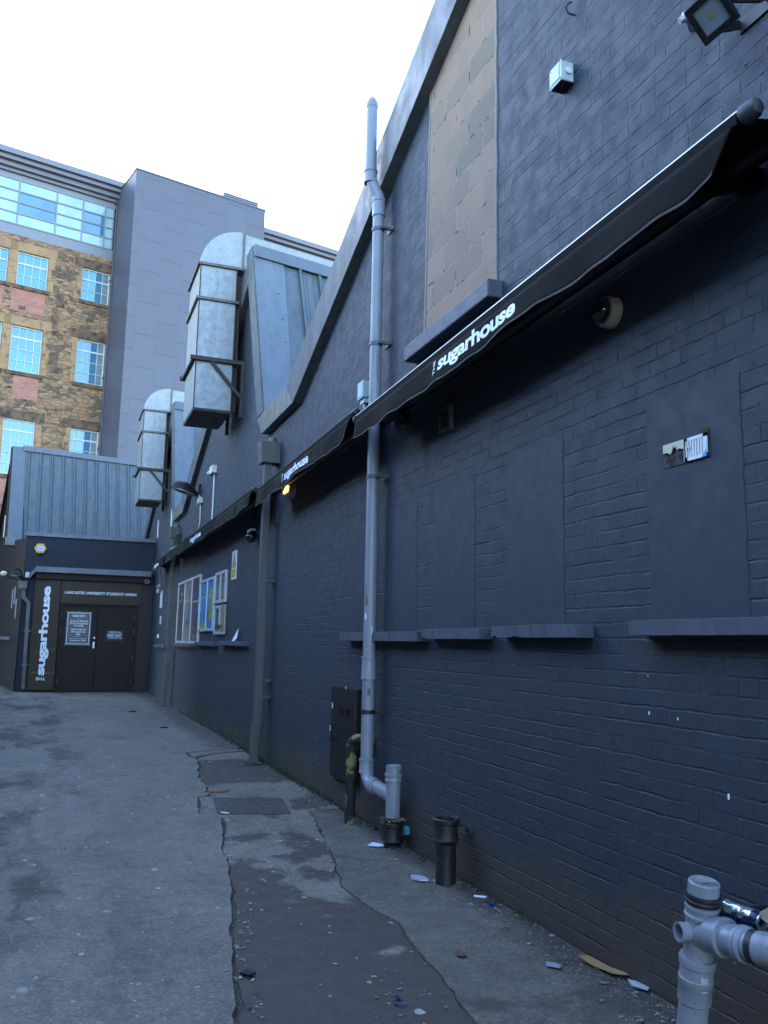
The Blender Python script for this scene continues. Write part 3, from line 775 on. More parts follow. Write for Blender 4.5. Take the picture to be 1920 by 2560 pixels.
# open hook high in the gable, drilled holes and knocks in the brickwork
obj('hook', MB().tube([(W + .01, 4.115, 5.50), (W - .05, 4.115, 5.50), (W - .07, 4.11, 5.53), (W - .05, 4.105, 5.565), (W - .03, 4.10, 5.57)], .006, 8), M['rust'], bld)
kn = MB()
for y, z, r in ((3.98, 5.11, .010), (3.93, 4.83, .011), (4.35, 4.66, .008), (3.15, 2.2, .005), (5.9, 4.95, .008), (4.37, 4.67, .006), (3.0, 4.4, .007)):
    kn.lathe((W - .0015, y, z), (-1, 0, 0), [(0, r), (.001, r * .9), (.0012, 0)], 9)
obj('drill_hole', kn, M['black'], bld, split=True)
# pale droppings and paint specks on the bricks
sp = MB()
for i in range(11):
    y, z, r = random.uniform(2.7, 12), random.uniform(.25, 1.5), random.uniform(.002, .0045)
    sp.lathe((W - .001, y, z), (-1, 0, 0), [(0, r), (.001, r * .8), (.0013, 0)], 7)
for y, z, r in ((3.05, .98, .009), (3.57, 1.29, .006), (3.36, 1.28, .005)):
    sp.prism([(W - .001, y + r * math.cos(g) * .7, z + r * math.sin(g) * 1.5) for g in [i * math.pi / 4 for i in range(8)]], (-.002, 0, 0))
obj('paint_speck', sp, M['letter'], bld, split=True)
# pipe clip studs, narrow white plates far along the upper wall
obj('wall_vent', MB().box((W - .03, 27.30, 4.74), (W + .01, 27.42, 5.29)), M['white'], bld)
obj('wall_vent', MB().box((W - .03, 23.85, 4.66), (W + .01, 23.97, 5.16)), M['white'], bld)

# ------------------------------------------------------------------ entrance block closing the alley
ent = thing('entrance_block', 'dark entrance block with double doors and steep sheeted roof closing the alley end', 'building', (0.9, 27.7, 0))
YE = 27.72
c_sw = V((-1.02, YE, 0)); sdir = -V((U.y, -U.x, 0)); sdir = V((-.157, .988, 0)).normalized()
e1_, e2_ = c_sw, c_sw + sdir * 14
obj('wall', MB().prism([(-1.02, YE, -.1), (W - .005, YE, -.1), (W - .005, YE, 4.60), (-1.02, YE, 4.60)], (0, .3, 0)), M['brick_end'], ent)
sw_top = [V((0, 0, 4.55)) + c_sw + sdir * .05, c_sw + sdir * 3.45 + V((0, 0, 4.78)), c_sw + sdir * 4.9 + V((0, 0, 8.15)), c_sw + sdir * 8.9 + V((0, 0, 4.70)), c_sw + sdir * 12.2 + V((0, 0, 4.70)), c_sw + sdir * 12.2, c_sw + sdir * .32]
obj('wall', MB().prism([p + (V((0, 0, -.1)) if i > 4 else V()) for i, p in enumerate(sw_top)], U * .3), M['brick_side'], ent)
obj('coping', MB().box((-1.07, YE - .06, 4.60), (W - .004, YE + .36, 4.72)), M['coping'], ent, 0.008)
ra, rb = V((-1.72, 31.15, 4.86)), V((-1.86, 32.55, 8.28))
Lr = 9.0
nr = U.cross(rb - ra).normalized(); nr = -nr if nr.y > 0 else nr
sl = MB().prism([ra, rb, rb + U * Lr, ra + U * Lr], nr * -.1)
for i in range(22):
    s_ = .50 + i * .395
    p, q = ra + U * s_, rb + U * s_
    sl.obox((p + q) / 2 + nr * .022, (U * .022, (q - p) / 2, nr * .026)); sl.obox((p + q) / 2 + U * .044 + nr * .002, (U * .024, (q - p) / 2, nr * .004), 1)
    for e in (.09, .19, .29):
        sl.obox((p + q) / 2 + U * e + nr * .003, (U * .006, (q - p) / 2, nr * .004))
obj('roof', sl, [M['roof'], M['roof_lap']], ent)
obj('verge_flashing', MB().prism([ra + nr * .006 - U * .05, rb + nr * .006 - U * .05, rb + U * .36 + nr * .006, ra + U * .42 + nr * .006], nr * .022), M['ridge'], ent, .004)
dd = (rb - ra).normalized()
obj('ridge_cap', MB().prism([rb + nr * .045 + U * .28 - dd * .16, rb + nr * .045 + U * .28 + dd * .06, rb + nr * .045 + dd * .06 + U * Lr, rb + nr * .045 - dd * .16 + U * Lr], nr * .02).prism([rb + U * .28 + V((0, -.05, .06)), rb + U * .28 + V((0, .5, 0)), rb + U * .28 + V((0, .5, -.05)), rb + U * .28 + V((0, -.05, .03))], U * Lr), M['ridge'], ent, .004)
rback = c_sw + sdir * 9.0 + V((0, 0, 4.78)) - U * .1
obj('roof', MB().prism([rb, rback, rback + U * Lr, rb + U * Lr], (0, 0, -.08)), M['roof_back'], ent)
# verge along the side gable
vg = MB()
vg.prism([ra - U * .06, rb - U * .06, rb - U * .06 + NB * .3 , ra - U * .06 + NB * .42 + V((0, 0, 0))], U * .08)
vg.prism([rb - U * .06 + NB * .0, rback - U * .02, rback - U * .02 - V((0, 0, .32)), rb - U * .06 - V((0, 0, .5)) + NB * .3], U * .08)
obj('bargeboard', vg, M['blackpaint'], ent)
obj('gutter_end', MB().box((-1.80, 30.75, 4.58), (-1.30, 31.15, 4.86)), M['ridge'], ent, .01)
# canopy over the doors
obj('canopy', MB().box((-.70, 27.26, 3.50), (W - .13, YE - .002, 3.665)), M['coping'], ent, .008)
obj('canopy_board', MB().box((-.68, 27.42, 3.318), (W - .12, YE - .003, 3.498)), M['blackpaint'], ent)
obj('canopy_return', MB().prism([(-.86, 27.28, 3.30), (-.705, 27.28, 3.50), (-.705, 27.28, 3.64), (-.86, 27.28, 3.44)], (0, .43, 0)), M['pvc_dark'], ent)
# door frame, doors
YD = 27.60
obj('door_frame', MB().box((.05, YD - .03, 0.0), (.105, YE - .002, 2.60)).box((2.215, YD - .03, 0.0), (2.32, YE - .002, 2.60)).box((.105, YD - .03, 2.555), (2.215, YE - .002, 2.60)), M['blackpaint'], ent, .006)
dl = obj('door', MB().box((.11, YD, .03), (1.11, YD + .05, 2.55)).box((1.11, YD + .012, .03), (1.15, YD + .05, 2.55)), M['blackpaint'], ent, .004)
dr = obj('door', MB().box((1.155, YD, .03), (2.21, YD + .05, 2.55)), M['blackpaint'], ent, .004)
obj('lock_plate', MB().box((1.045, YD - .012, 1.30), (1.105, YD - .001, 1.49)), M['alu'], dl, .004)
obj('lock_cylinder', MB().lathe((1.08, YD - .001, 1.61), (0, -1, 0), [(0, .032), (.012, .032), (.014, .022), (.006, .018), (.006, 0)], 18), M['alu'], dl)
hm = MB(); hm2 = MB()
for z in (.28, .98, 1.75, 2.2):
    hm.box((.098, YD - .012, z), (.110, YD + .01, z + .12)); hm2.box((2.208, YD - .012, z), (2.222, YD + .01, z + .12))
obj('hinge', hm, M['alu_dull'], dl, split=True); obj('hinge', hm2, M['alu_dull'], dr, split=True)
obj('peep_hole', MB().box((1.58, YD - .012, 2.03), (1.74, YD - .001, 2.21)).box((1.60, YD - .016, 2.05), (1.72, YD - .0121, 2.19)), M['hatch'], dr)
obj('threshold', MB().box((.02, YD - .06, -.01), (2.72, YE - .003, .025)), M['gapdirt'], ent)
obj('side_board', MB().box((2.325, YD + .02, .0), (W - .006, YE - .004, 3.31)), M['black'], ent)
# white strips and small awning rail on the side wall
for s_, z0, z1 in ((1.25, 2.15, 2.75), (1.75, 2.6, 3.15), (2.35, 2.5, 3.1), (6.6, 5.2, 6.0)):
    q = c_sw + sdir * s_
    obj('wall_vent', MB().obox(q + V((0, 0, (z0 + z1) / 2)) - U * .012, (sdir * .05, U * .012, V((0, 0, (z1 - z0) / 2)))), M['white'] if s_ > 6 else M['alu_dull'], ent)
obj('wall_ledge', MB().obox(c_sw + sdir * 3.4 + V((0, 0, 1.55)) - U * .05, (sdir * 2.0, U * .06, V((0, 0, .05)))), M['sill'], ent)

# ------------------------------------------------------------------ old stone mill with glazed top storey (local x along the facade, y away from us)
mill = thing('stone_mill', 'tall brown stone mill with white sash windows and glazed grey top storey', 'building', (0, 42, 0), TH)
def Lb(mb, a, b, m=0): return mb.box(a, b, m)
wins = []
for xa, xb in ((-3.0, -1.63), (-.07, 1.27), (-4.80, -3.40), (-7.6, -6.23)):
    for z0, z1, rows in ((17.70, 19.35, 3), (13.60, 15.77, 4), (8.80, 11.37, 5)):
        wins.append((xa, xb, z0, z1, rows))
def wall_holes(mb, x0, x1, z0, z1, holes, ya, yb):
    xs = sorted({x0, x1, *[h[0] for h in holes], *[h[1] for h in holes]}); zs = sorted({z0, z1, *[h[2] for h in holes], *[h[3] for h in holes]})
    for xa, xb in zip(xs[:-1], xs[1:]):
        for za, zb in zip(zs[:-1], zs[1:]):
            xm, zm = (xa + xb) / 2, (za + zb) / 2
            if any(h[0] < xm < h[1] and h[2] < zm < h[3] for h in holes): continue
            mb.face([(xa, ya, za), (xb, ya, za), (xb, ya, zb), (xa, ya, zb)])
    for h in holes:
        xa, xb, za, zb = h[:4]
        mb.face([(xa, ya, za), (xa, yb, za), (xa, yb, zb), (xa, ya, zb)]); mb.face([(xb, ya, za), (xb, yb, za), (xb, yb, zb), (xb, ya, zb)])
        mb.face([(xa, ya, za), (xb, ya, za), (xb, yb, za), (xa, yb, za)]); mb.face([(xa, ya, zb), (xb, ya, zb), (xb, yb, zb), (xa, yb, zb)])
mb = MB(); wall_holes(mb, -16, 26, -.2, 20.08, wins, 0, .28)
mb.face([(-16, .3, -.2), (26, .3, -.2), (26, .3, 20.08), (-16, .3, 20.08)]); mb.face([(-16, 0, 20.08), (26, 0, 20.08), (26, .3, 20.08), (-16, .3, 20.08)])
mb.face([(-16, 0, -.2), (-16, .3, -.2), (-16, .3, 20.08), (-16, 0, 20.08)]); mb.face([(26, 0, -.2), (26, .3, -.2), (26, .3, 20.08), (26, 0, 20.08)])
obj('wall', mb, M['stone'], mill, local=True)
for xa, xb, z0, z1, rows in wins:
    fm = MB(); y0, y1 = .10, .16
    t = .055
    fm.box((xa, y0, z0), (xa + t, y1, z1)).box((xb - t, y0, z0), (xb, y1, z1)).box((xa + t, y0, z0), (xb - t, y1, z0 + .07)).box((xa + t, y0, z1 - .06), (xb - t, y1, z1))
    for i in range(1, 4):
        x = xa + (xb - xa) * i / 4
        fm.box((x - .012, y0 + .01, z0 + .07), (x + .012, y1 - .01, z1 - .06))
    for j in range(1, rows):
        z = z0 + (z1 - z0) * j / rows; k = .038 if j == rows - 1 else .013
        for i in range(4):
            xs0 = xa + (xb - xa) * i / 4 + (.0142 if i else t); xs1 = xa + (xb - xa) * (i + 1) / 4 - (.0142 if i < 3 else t)
            fm.box((xs0, y0 + .012, z - k), (xs1, y1 - .012, z + k))
    wo = obj('window', fm, M['white_frame'], mill, local=True)
    right = xa > -.5
    pm = MB().box((xa + .02, .145, z0 + .02), (xa + (xb - xa) * (.55 if right else 1) - .02, .15, z1 - .02))
    if right: pm.box((xa + (xb - xa) * .55 - .019, .145, z0 + .02), (xb - .02, .15, z1 - .02), 1)
    obj('pane', pm, [M['glass'], M['glass_dark']], wo, local=True)
    if right: obj('curtain', MB().box((xb - .36, .138, z0 + .08), (xb - .06, .1445, z1 - .07)), M['curtain'], wo, local=True)
    obj('window_sill', MB().box((xa - .12, -.09, z0 - .19), (xb + .12, .12, z0 - .004)), M['lintel'], mill, local=True, bevel=.02)
    obj('lintel', MB().box((xa - .38, -.012, z1 + .004), (xb + .36, .1, z1 + .44)), M['lintel'] if right or z1 < 12 else M['quoin'], mill, local=True, bevel=.015)
    jm = MB(); z = z0
    while z < z1 - .1:
        hh = min(random.uniform(.28, .62), z1 - z)
        for sx, x in ((-1, xa), (1, xb)):
            ww = random.uniform(.14, .34)
            jm.box((x + sx * .004, -random.uniform(.004, .012), z + .012), (x + sx * ww, .08, z + hh - .008))
        z += hh
    obj('jamb_stones', jm, M['quoin'], mill, local=True, bevel=.01, split=lambda c, m=(xa + xb) / 2: c.x > m)
for xa, xb, z0, z1 in ((-3.15, -1.68, 16.46, 17.50), (-2.75, -1.66, 12.35, 13.40), (-3.2, -1.7, 7.4, 8.60), (-5.0, -3.5, 16.5, 17.5), (-7.5, -6.3, 12.4, 13.4)):
    obj('brick_panel', MB().box((xa, -.006, z0), (xb, .1, z1)), M['redbrick'], mill, local=True)
# sooty chimney breast stones between the windows
qm = MB()
for z in [13.1 + .36 * i for i in range(20)]:
    if random.random() < .72:
        x = -1.25 + random.uniform(-.10, .10); ww = random.uniform(.22, .46)
        qm.box((x, -.010 - random.random() * .01, z), (x + ww, .08, z + random.uniform(.2, .32)))
for i in range(46):
    x, z = random.uniform(-3.2, 1.0), random.uniform(11.6, 20.0)
    if any(h[0] - .5 < x < h[1] + .3 and h[2] - .6 < z < h[3] + .5 for h in wins): continue
    qm.box((x, -.008 - random.random() * .01, z), (x + random.uniform(.16, .4), .08, z + random.uniform(.1, .24)))
obj('soot_stone', qm, M['lintel'], mill, local=True, bevel=.02, split=True)
# modern top storey
tp = MB().box((-16, .02, 20.02), (26, .3, 20.60)).box((-16, .02, 22.78), (26, .3, 23.1)).box((-16, .3, 20.0), (26, 12, 23.4))
obj('cladding_band', tp, M['clad'], mill, local=True)
ev = MB().box((-16, -.12, 23.06), (26, 12, 23.22)).box((-16, -.30, 23.222), (26, 12, 23.44)).box((-16, -.52, 23.442), (26, 12, 23.64)).box((-16, -.70, 23.642), (26, 12.2, 23.93))
obj('eaves', ev, M['eave'], mill, local=True, bevel=.015)
gm = MB()
zs = [20.60, 21.145, 21.69, 22.235, 22.78]
mx = [-16, -11.6, -9.9, -8.3, -6.5, -4.75, -3.19, -1.49, -.26, .81, 1.22]
for z in zs: gm.box((-16, -.01, z - .032), (1.22, .09, z + .032))
for x in mx[1:]:
    for za, zb in zip(zs[:-1], zs[1:]): gm.box((x - .028, -.012, za + .033), (x + .028, .088, zb - .033))
gf = obj('glazing', gm, M['mullion'], mill, local=True)
for i, (xa, xb) in enumerate(zip(mx[:-1], mx[1:])):
    pm = MB()
    for j, (za, zb) in enumerate(zip(zs[:-1], zs[1:])):
        dark = j in (1, 2) and i in (1, 4, 6, 8)
        pm.box((xa + .02, .03, za + .02), (xb - .02, .045, zb - .02), 1 if dark else 0)
    obj('pane', pm, [M['glass_pale'], M['glass_dark']], gf, local=True)
obj('drainpipe', MB().tube([(1.33, -.12, 23.05), (1.33, -.10, 22.2), (1.33, -.10, 5)], .055, 12).box((1.25, -.2, 22.95), (1.41, -.02, 23.2)).box((1.22, -.13, 18.95), (1.44, 0, 19.02)).box((1.22, -.13, 14.0), (1.44, 0, 14.07)).box((1.22, -.13, 10.5), (1.44, 0, 10.57)), plain('dark_drainpipe', (.035, .038, .05), .5, bump=0), mill, local=True)
# flight of escape stairs end post just showing at the left edge
fe = thing('fire_escape', 'dark steel fire escape corner post in front of the stone mill at the left edge', 'fire escape', (-3.85, 40.2, 0), TH)
obj('post', MB().box((-.06, -.06, 0), (.06, .06, 19.95)), M['tower_cap'], fe, local=True)
obj('rail', MB().box((-3.5, -.04, 19.85), (-.0605, .04, 19.93)).box((-3.5, -.04, 19.45), (-.0605, .04, 19.51)).box((-3.5, -.6, 18.9), (-.0605, .04, 19.0)), M['tower_cap'], fe, local=True)

tw = thing('stair_tower', 'plain lavender grey panelled stair tower standing against the stone mill', 'building', (0, 42, 0), TH)
obj('wall', MB().box((1.36, -2.8, -.1), (8.12, -.02, 23.62)).box((1.36, -.019, 23.95), (8.12, 5, 24.3)), M['tower'], tw, local=True)
obj('coping', MB().box((1.33, -2.83, 23.621), (8.15, -.02, 23.70)), M['tower_cap'], tw, local=True)
ph = MB()
for i in range(4): ph.box((5.9 + .0, -2.6, 23.702 + i * .1), (7.8, -.3, 23.77 + i * .1))
ph.box((5.95, -2.55, 23.702), (7.75, -.35, 24.08))
obj('plant_louvres', ph, M['eave'], tw, local=True)

# ------------------------------------------------------------------ galvanised extract ducts on the gable wall
dk = thing('extract_duct', 'galvanised square extract duct with curved top and rust streaks, nearer of the two', 'duct', (W, 15.1, 5.49), 0, 'extract ducts on the gable wall')
DX0, DX1, DY0, DY1 = 1.90, 2.56, 14.47, 15.72
obj('duct_body', MB().box((DX0, DY0, 5.52), (DX1, DY1, 8.13)), M['galv'], dk, .01)
obj('duct_underside', MB().box((DX0 + .01, DY0 + .01, 5.49), (DX1 - .01, DY1 - .01, 5.519)), M['duct_under'], dk)
R_ = .70
arc = [(DX0 + R_ - R_ * math.cos(g), 8.14 + R_ * math.sin(g)) for g in [i * math.pi / 2 / 12 for i in range(13)]]
el = MB()
i0 = len(el.v)
for x, z in arc: el.v.append(V((x, DY0, z))); el.v.append(V((x, DY1, z)))
for k in range(12):
    el.f.append([2 * k, 2 * k + 1, 2 * k + 3, 2 * k + 2]); el.m.append(0); el.sm.append(True)
for y in (DY0, DY1): el.face([(x, y, z) for x, z in arc] + [(DX1 + .08, y, 8.84), (DX1 + .08, y, 8.14)])
el.face([(DX0, DY0, 8.14), (DX0, DY1, 8.14), (DX1 + .08, DY1, 8.14), (DX1 + .08, DY0, 8.14)]); el.face([(DX0 + R_, DY0, 8.84), (DX0 + R_, DY1, 8.84), (DX1 + .08, DY1, 8.84), (DX1 + .08, DY0, 8.84)])
el.face([(DX1 + .08, DY0, 8.14), (DX1 + .08, DY1, 8.14), (DX1 + .08, DY1, 8.84), (DX1 + .08, DY0, 8.84)])
obj('elbow', el, M['galv'], dk)
obj('duct_run', MB().prism([(DX1 + .11, DY0 + .01, 8.16), (DX1 + .11, DY1 - .01, 8.16), (4.6, DY1 + .45, 8.16), (4.6, DY0 + .47, 8.16)], (0, 0, .66)), M['galv'], dk, .008)
fl = MB()
for z in (7.50, 8.135):
    fl.box((DX0 - .045, DY0 - .045, z - .025), (DX1 + .045, DY0 + .003, z + .025)).box((DX0 - .045, DY1 - .003, z - .025), (DX1 + .045, DY1 + .045, z + .025))
    fl.box((DX0 - .045, DY0 + .0032, z - .025), (DX0 + .003, DY1 - .0032, z + .025)).box((DX1 - .003, DY0 + .0032, z - .025), (DX1 + .045, DY1 - .0032, z + .025))
fl.box((DX1 + .075, DY0 - .05, 8.10), (DX1 + .108, DY1 + .05, 8.89))
obj('flange', fl, M['duct_under'], dk, .004)
sm = MB()
for x in (DX0 + .012, DX1 - .012): sm.box((x - .01, DY0 - .006, 5.52), (x + .01, DY0 + .004, 8.1))
sm.box((DX0 + .01, DY0 - .008, 5.5), (DX1 - .01, DY0 + .003, 5.535))
obj('seam', sm, M['rust'], dk)
bk = MB()
zb_ = 6.40
for y in (DY0 - .045, DY1 + .045):
    bk.box((DX0 - .09, y - .03, zb_ - .035), (W, y + .03, zb_ + .035))
    bk.bar((DX0 + .28, y, zb_ - .04), (W - .05, y, 5.78), .05, .05)
    bk.box((W - .06, y - .03, 5.42), (W - .001, y + .03, zb_ - .036))
bk.box((DX0 - .06, DY0 - .014, zb_ - .03), (DX0 - .005, DY1 + .014, zb_ + .02))
bk.box((DX1 + .02, DY0 + .1, 5.55), (DX1 + .08, DY0 + .16, 8.05))
obj('bracket', bk, M['rust'], dk)
d2 = copy_tree(dk)
d2.location.y += P
d2['label'] = 'smaller looking galvanised extract duct, the farther of the two above the entrance end'

# ------------------------------------------------------------------ awnings
obj_plain = obj
def awning(y0, y1, label, cloth, text=None, tx=None, loop=True, zbar=3.665, tilt=0.0):
    def obj(name, mb, *a, **k):
        for p in mb.v: p.z -= tilt * (p.y - (y0 + y1) / 2)
        return obj_plain(name, mb, *a, **k)
    t = thing('awning', label, 'awning', (W, (y0 + y1) / 2, 3.4), 0, 'black retractable awnings along the wall')
    xb = 2.40
    bar = MB().box((xb - .03, y0 + .04, zbar + .001), (xb + .035, y1 - .04, zbar + .012))
    fb = obj('front_bar', bar, M['cap'] if y0 > 7 else M['alu'], t, .003)
    obj('bar_strip', MB().box((xb - .034, y0 + .05, zbar - .05), (xb - .002, y1 - .05, zbar + .0005)), M['cloth'], t)
    cp = MB()
    for y, s in ((y0 + .039, -1), (y1 - .039, 1)):
        cp.lathe((xb, y, zbar - .01), (0, s, 0), [(0, .042), (.05, .041), (.07, .03), (.076, 0)], 16)
    obj('end_cap', cp, M['cap'] if y0 < 3 else M['black'], t, split=True)
    # canvas from the wall roller to the bar
    tm = MB(); n = 24
    for i in range(n):
        ya, yb = y0 + .06 + (y1 - y0 - .12) * i / n, y0 + .06 + (y1 - y0 - .12) * (i + 1) / n
        tm.face([(xb, ya, zbar - .005), (xb, yb, zbar - .005), (W - .07, yb, zbar + .05), (W - .07, ya, zbar + .05)])
    obj('canvas_top', tm, cloth, t)
    obj('roller', MB().tube([(W - .065, y0 + .02, zbar + .035), (W - .065, y1 - .02, zbar + .035)], .055, 14), M['black'], t)
    am = MB()
    for y in (y0 + .35, y1 - .35):
        am.bar((W - .02, y, zbar - .06), (xb + .03, y + (.35 if y < (y0 + y1) / 2 else -.35), zbar - .03), .05, .035)
        am.box((W - .06, y - .05, zbar - .1), (W - .001, y + .05, zbar - .01))
    obj('arm', am, M['black'], t, split=lambda c, m=(y0 + y1) / 2: c.y > m)
    # valance: hanging, waved, with a scalloped hem
    vm = MB(); hem = MB(); n = int((y1 - y0) / .03); rows = 6
    ph = random.uniform(0, 6); lam = 0.47
    def pt(i, j):
        y = y0 + .07 + (y1 - y0 - .14) * i / n
        f = j / rows
        drop = .172 + .006 * math.cos(2 * math.pi * (y - y0) / lam + ph) + .010 * math.sin(y * 2.3 + ph) + .009 * math.sin(y * 4.1) + .002 * math.sin(y * 23 + ph)
        endf = min(1, max(0, (y - y0 - .07) / .30)) if loop else 1
        drop *= .80 + .20 * endf ** .7
        x = xb - .036 - f * (.010 + .011 * math.sin(y * 6.1 + ph) + .003 * math.sin(y * 13.0 + 2 * ph)) + .001 * math.sin(y * 21) * f
        y += .12 * f * max(0, 1 - (y - y0 - .07) / .30) ** 1.5
        return V((x, y, zbar - .045 - f * drop))
    for i in range(n):
        for j in range(rows):
            vm.face([pt(i, j), pt(i + 1, j), pt(i + 1, j + 1), pt(i, j + 1)], 0, True)
        a, b = pt(i, rows), pt(i + 1, rows)
        hem.face([a + V((-.003, 0, .010)), b + V((-.003, 0, .010)), b + V((-.003, 0, -.004)), a + V((-.003, 0, -.004))])
    va = obj('valance', vm, cloth, t)
    bm = bmesh.new(); bm.from_mesh(va.data); bmesh.ops.remove_doubles(bm, verts=bm.verts, dist=.0003); bmesh.ops.recalc_face_normals(bm, faces=bm.faces); bm.to_mesh(va.data); bm.free()
    so = va.modifiers.new('cloth_thickness', 'SOLIDIFY'); so.thickness = .003; so.offset = 0
    obj('hem', hem, M['cloth_edge'], va)
    if tx:
        lm = MB()
        ya, yb = tx                       # reads towards the camera, so starts at the far end
        zt = zbar - .045
        xt = xb - .085
        hgt = .142
        text_into(lm, 'sugarhouse', (xt, ya, zt - .150), (0, -1, 0), (0, 0, 1), w=ya - yb, h=hgt, off=.03, spacing=.93)
        n_a = len(lm.f)
        text_into(lm, 'THE', (xt, ya + .055, zt - .125), (0, 0, 1), (0, 1, 0), w=.105, h=.035, off=.02)
        # lay the letters on the cloth
        for k, p in enumerate(lm.v):
            f = min(1, max(0, (zt - p.z) / .172)); y = p.y
            x = xb - .036 - f * (.010 + .011 * math.sin(y * 6.1 + ph) + .003 * math.sin(y * 13.0 + 2 * ph)) + .001 * math.sin(y * 21) * f
            lm.v[k] = V((x - .0045, p.y, p.z))
        obj('lettering', lm, M['letter'], va, split=lambda c, q=ya + .012: c.y > q)
    return t
awning(2.385, 7.14, 'nearest black awning with a bright white front bar, its end near the top right', M['cloth'], 1, (5.26, 4.17), zbar=3.655, tilt=.021)
awning(7.17, 11.20, 'black awning between the grey soil pipe and the box downpipe, above the lit bulkhead lamp', M['cloth_green'], 1, (9.66, 8.62), zbar=3.638, tilt=.020)
awning(11.48, 21.58, 'long mossy black awning above the poster cases and the black dome camera', M['cloth_green'], 1, (17.15, 15.9))
awning(21.68, 25.0, 'farthest short black awning beside the entrance canopy', M['cloth_green'], 1, (23.95, 22.95))
na = thing('awning', 'awning case end with curved blue grey side plate at the top right edge', 'awning', (W, 1.4, 3.6), 0, 'black retractable awnings along the wall')
hp = [(W - .01, 3.86), (2.56, 3.845), (2.44, 3.80), (2.40, 3.72), (2.40, 3.62), (2.44, 3.54), (2.52, 3.48), (2.62, 3.45), (W - .01, 3.44)]
obj('case', MB().prism([(x, .2, z) for x, z in hp], (0, 2.05, 0)), M['black'], na)
obj('end_plate', MB().prism([(x - .01, 2.252, z) for x, z in hp], (0, .02, 0)), plain('blue_grey_plate', (.075, .095, .125), .4, var=.15), na, .004)
obj('edge_trim', MB().box((2.385, 2.248, 3.70), (2.398, 2.27, 3.80)), M['alu'], na)
# torn threads under the nearest valance

# ------------------------------------------------------------------ unseen building on the left of the alley, added to shade the lower wall
ob_ = thing('added_shade_building', 'unseen dark brick building added across the alley to shade the painted wall', 'building', (-4.2, 6, 0))
obj('wall', MB().box((-9, -14, -.1), (-4.2, 25.5, 5.6)), M['brick_side'], ob_)
obj('roof', MB().prism([(-9.2, -14.2, 5.601), (-4.0, -14.2, 5.601), (-6.6, -14.2, 6.9)], (0, 39.9, 0)), M['roof_back'], ob_)

# ------------------------------------------------------------------ grey soil pipe in the middle of the wall
def bend(p0, p1, p2, r, n=7):
    """points of a rounded corner at p1"""
    p0, p1, p2 = V(p0), V(p1), V(p2)
    a = p1 + (p0 - p1).normalized() * r; b = p1 + (p2 - p1).normalized() * r
    return [((1 - t) ** 2) * a + 2 * t * (1 - t) * p1 + t * t * b for t in [i / n for i in range(n + 1)]]
def sleeve(mb, p, ax, l, r, lip=.006):
    mb.lathe(p, ax, [(0, r - .006), (0, r + lip), (.018, r + lip), (.022, r), (l - .02, r), (l - .014, r + lip * .6), (l, r + lip * .6), (l, r - .006)], 24)
px, py, pr = 2.632, 7.33, .055
sp = thing('soil_pipe', 'tall grey plastic soil pipe running up the wall and bending past the roof edge', 'pipe', (px, py, 0))
top = (2.548, py)
path = [V((px, py - .60, .385))] + [V((px, py - .12, .40))] + bend((px, py - .12, .40), (px, py, .40), (px, py, .7), .10) + [V((px, py, .62))]
obj('pipe', MB().tube([(px, py, .56), (px, py, 1.30)], pr, 24).tube([(px, py, 1.30), (px, py, 5.74)], pr, 24), M['pvc'], sp)
obj('foot_bend', MB().tube([V((px, py - .46, .392)), V((px, py - .20, .40))] + bend((px, py - .2, .40), (px, py, .40), (px, py, .7), .16, 10) + [V((px, py, .58))], pr + .001, 24), M['pvc'], sp)
off = MB().tube([V((px, py, 5.72)), V((px, py, 5.80))] + bend((px, py, 5.8), (px, py, 5.90), (top[0], top[1] + .02, 6.02), .05, 5) + bend((px, py, 5.9), (top[0], py + .02, 6.07), (top[0], py + .02, 6.3), .05, 5) + [V((top[0], py + .02, 6.22))], pr + .002, 24)
obj('offset_bend', off, M['pvc'], sp)
obj('vent_pipe', MB().tube([(top[0], py + .02, 6.2), (top[0], py + .02, 6.84)], pr, 24), M['pvc'], sp)
cw = MB().lathe((top[0], py + .02, 6.83), (0, 0, 1), [(0, pr + .004), (.05, pr + .004), (.052, pr - .004), (.085, pr - .012), (.11, .02), (.112, 0)], 20)
for i in range(9):
    g = i * 2 * math.pi / 9
    cw.bar((top[0] + math.cos(g) * (pr - .004), py + .02 + math.sin(g) * (pr - .004), 6.88), (top[0] + math.cos(g) * .02, py + .02 + math.sin(g) * .02, 6.94), .008)
obj('vent_cowl', cw, M['pvc'], sp)
sl = MB()
sleeve(sl, (px, py, 1.485), (0, 0, -1), .20, pr + .008)
sleeve(sl, (px, py, 5.86), (0, 0, -1), .17, pr + .007)
sleeve(sl, (top[0], py + .02, 6.16), (0, 0, -1), .13, pr + .007)
sleeve(sl, (px, py, .60), (0, 0, -1), .12, pr + .008)
sleeve(sl, (px, py - .16, .40), (0, -1, -.02), .10, pr + .008)
obj('coupling', sl, M['pvc'], sp, split=True)
cl = MB()
for z in (5.55, 4.40, 3.12):
    cl.lathe((px, py, z - .018), (0, 0, 1), [(0, pr + .001), (0, pr + .008), (.036, pr + .008), (.036, pr + .001)], 24)
    cl.box((px + .045, py - .085, z - .012), (W - .001, py - .055, z + .012)).box((W - .012, py - .12, z - .02), (W + .001, py + .02, z + .02)).box((px, py - .09, z - .012), (px + .05, py - .05, z + .012))
obj('pipe_clip', cl, M['pvc_dark'], sp, split=lambda c: round(c.z))
obj('tape_band', MB().lathe((px, py, .985), (0, 0, 1), [(0, pr + .001), (0, pr + .004), (.035, pr + .004), (.035, pr + .001)], 24).box((px + .04, py - .085, .985), (W - .001, py - .02, 1.02)), M['rubber'], sp)
ty = py - .645
tee = MB()
tee.tube([(px, ty, .225), (px, ty, .60)], pr + .004, 24)
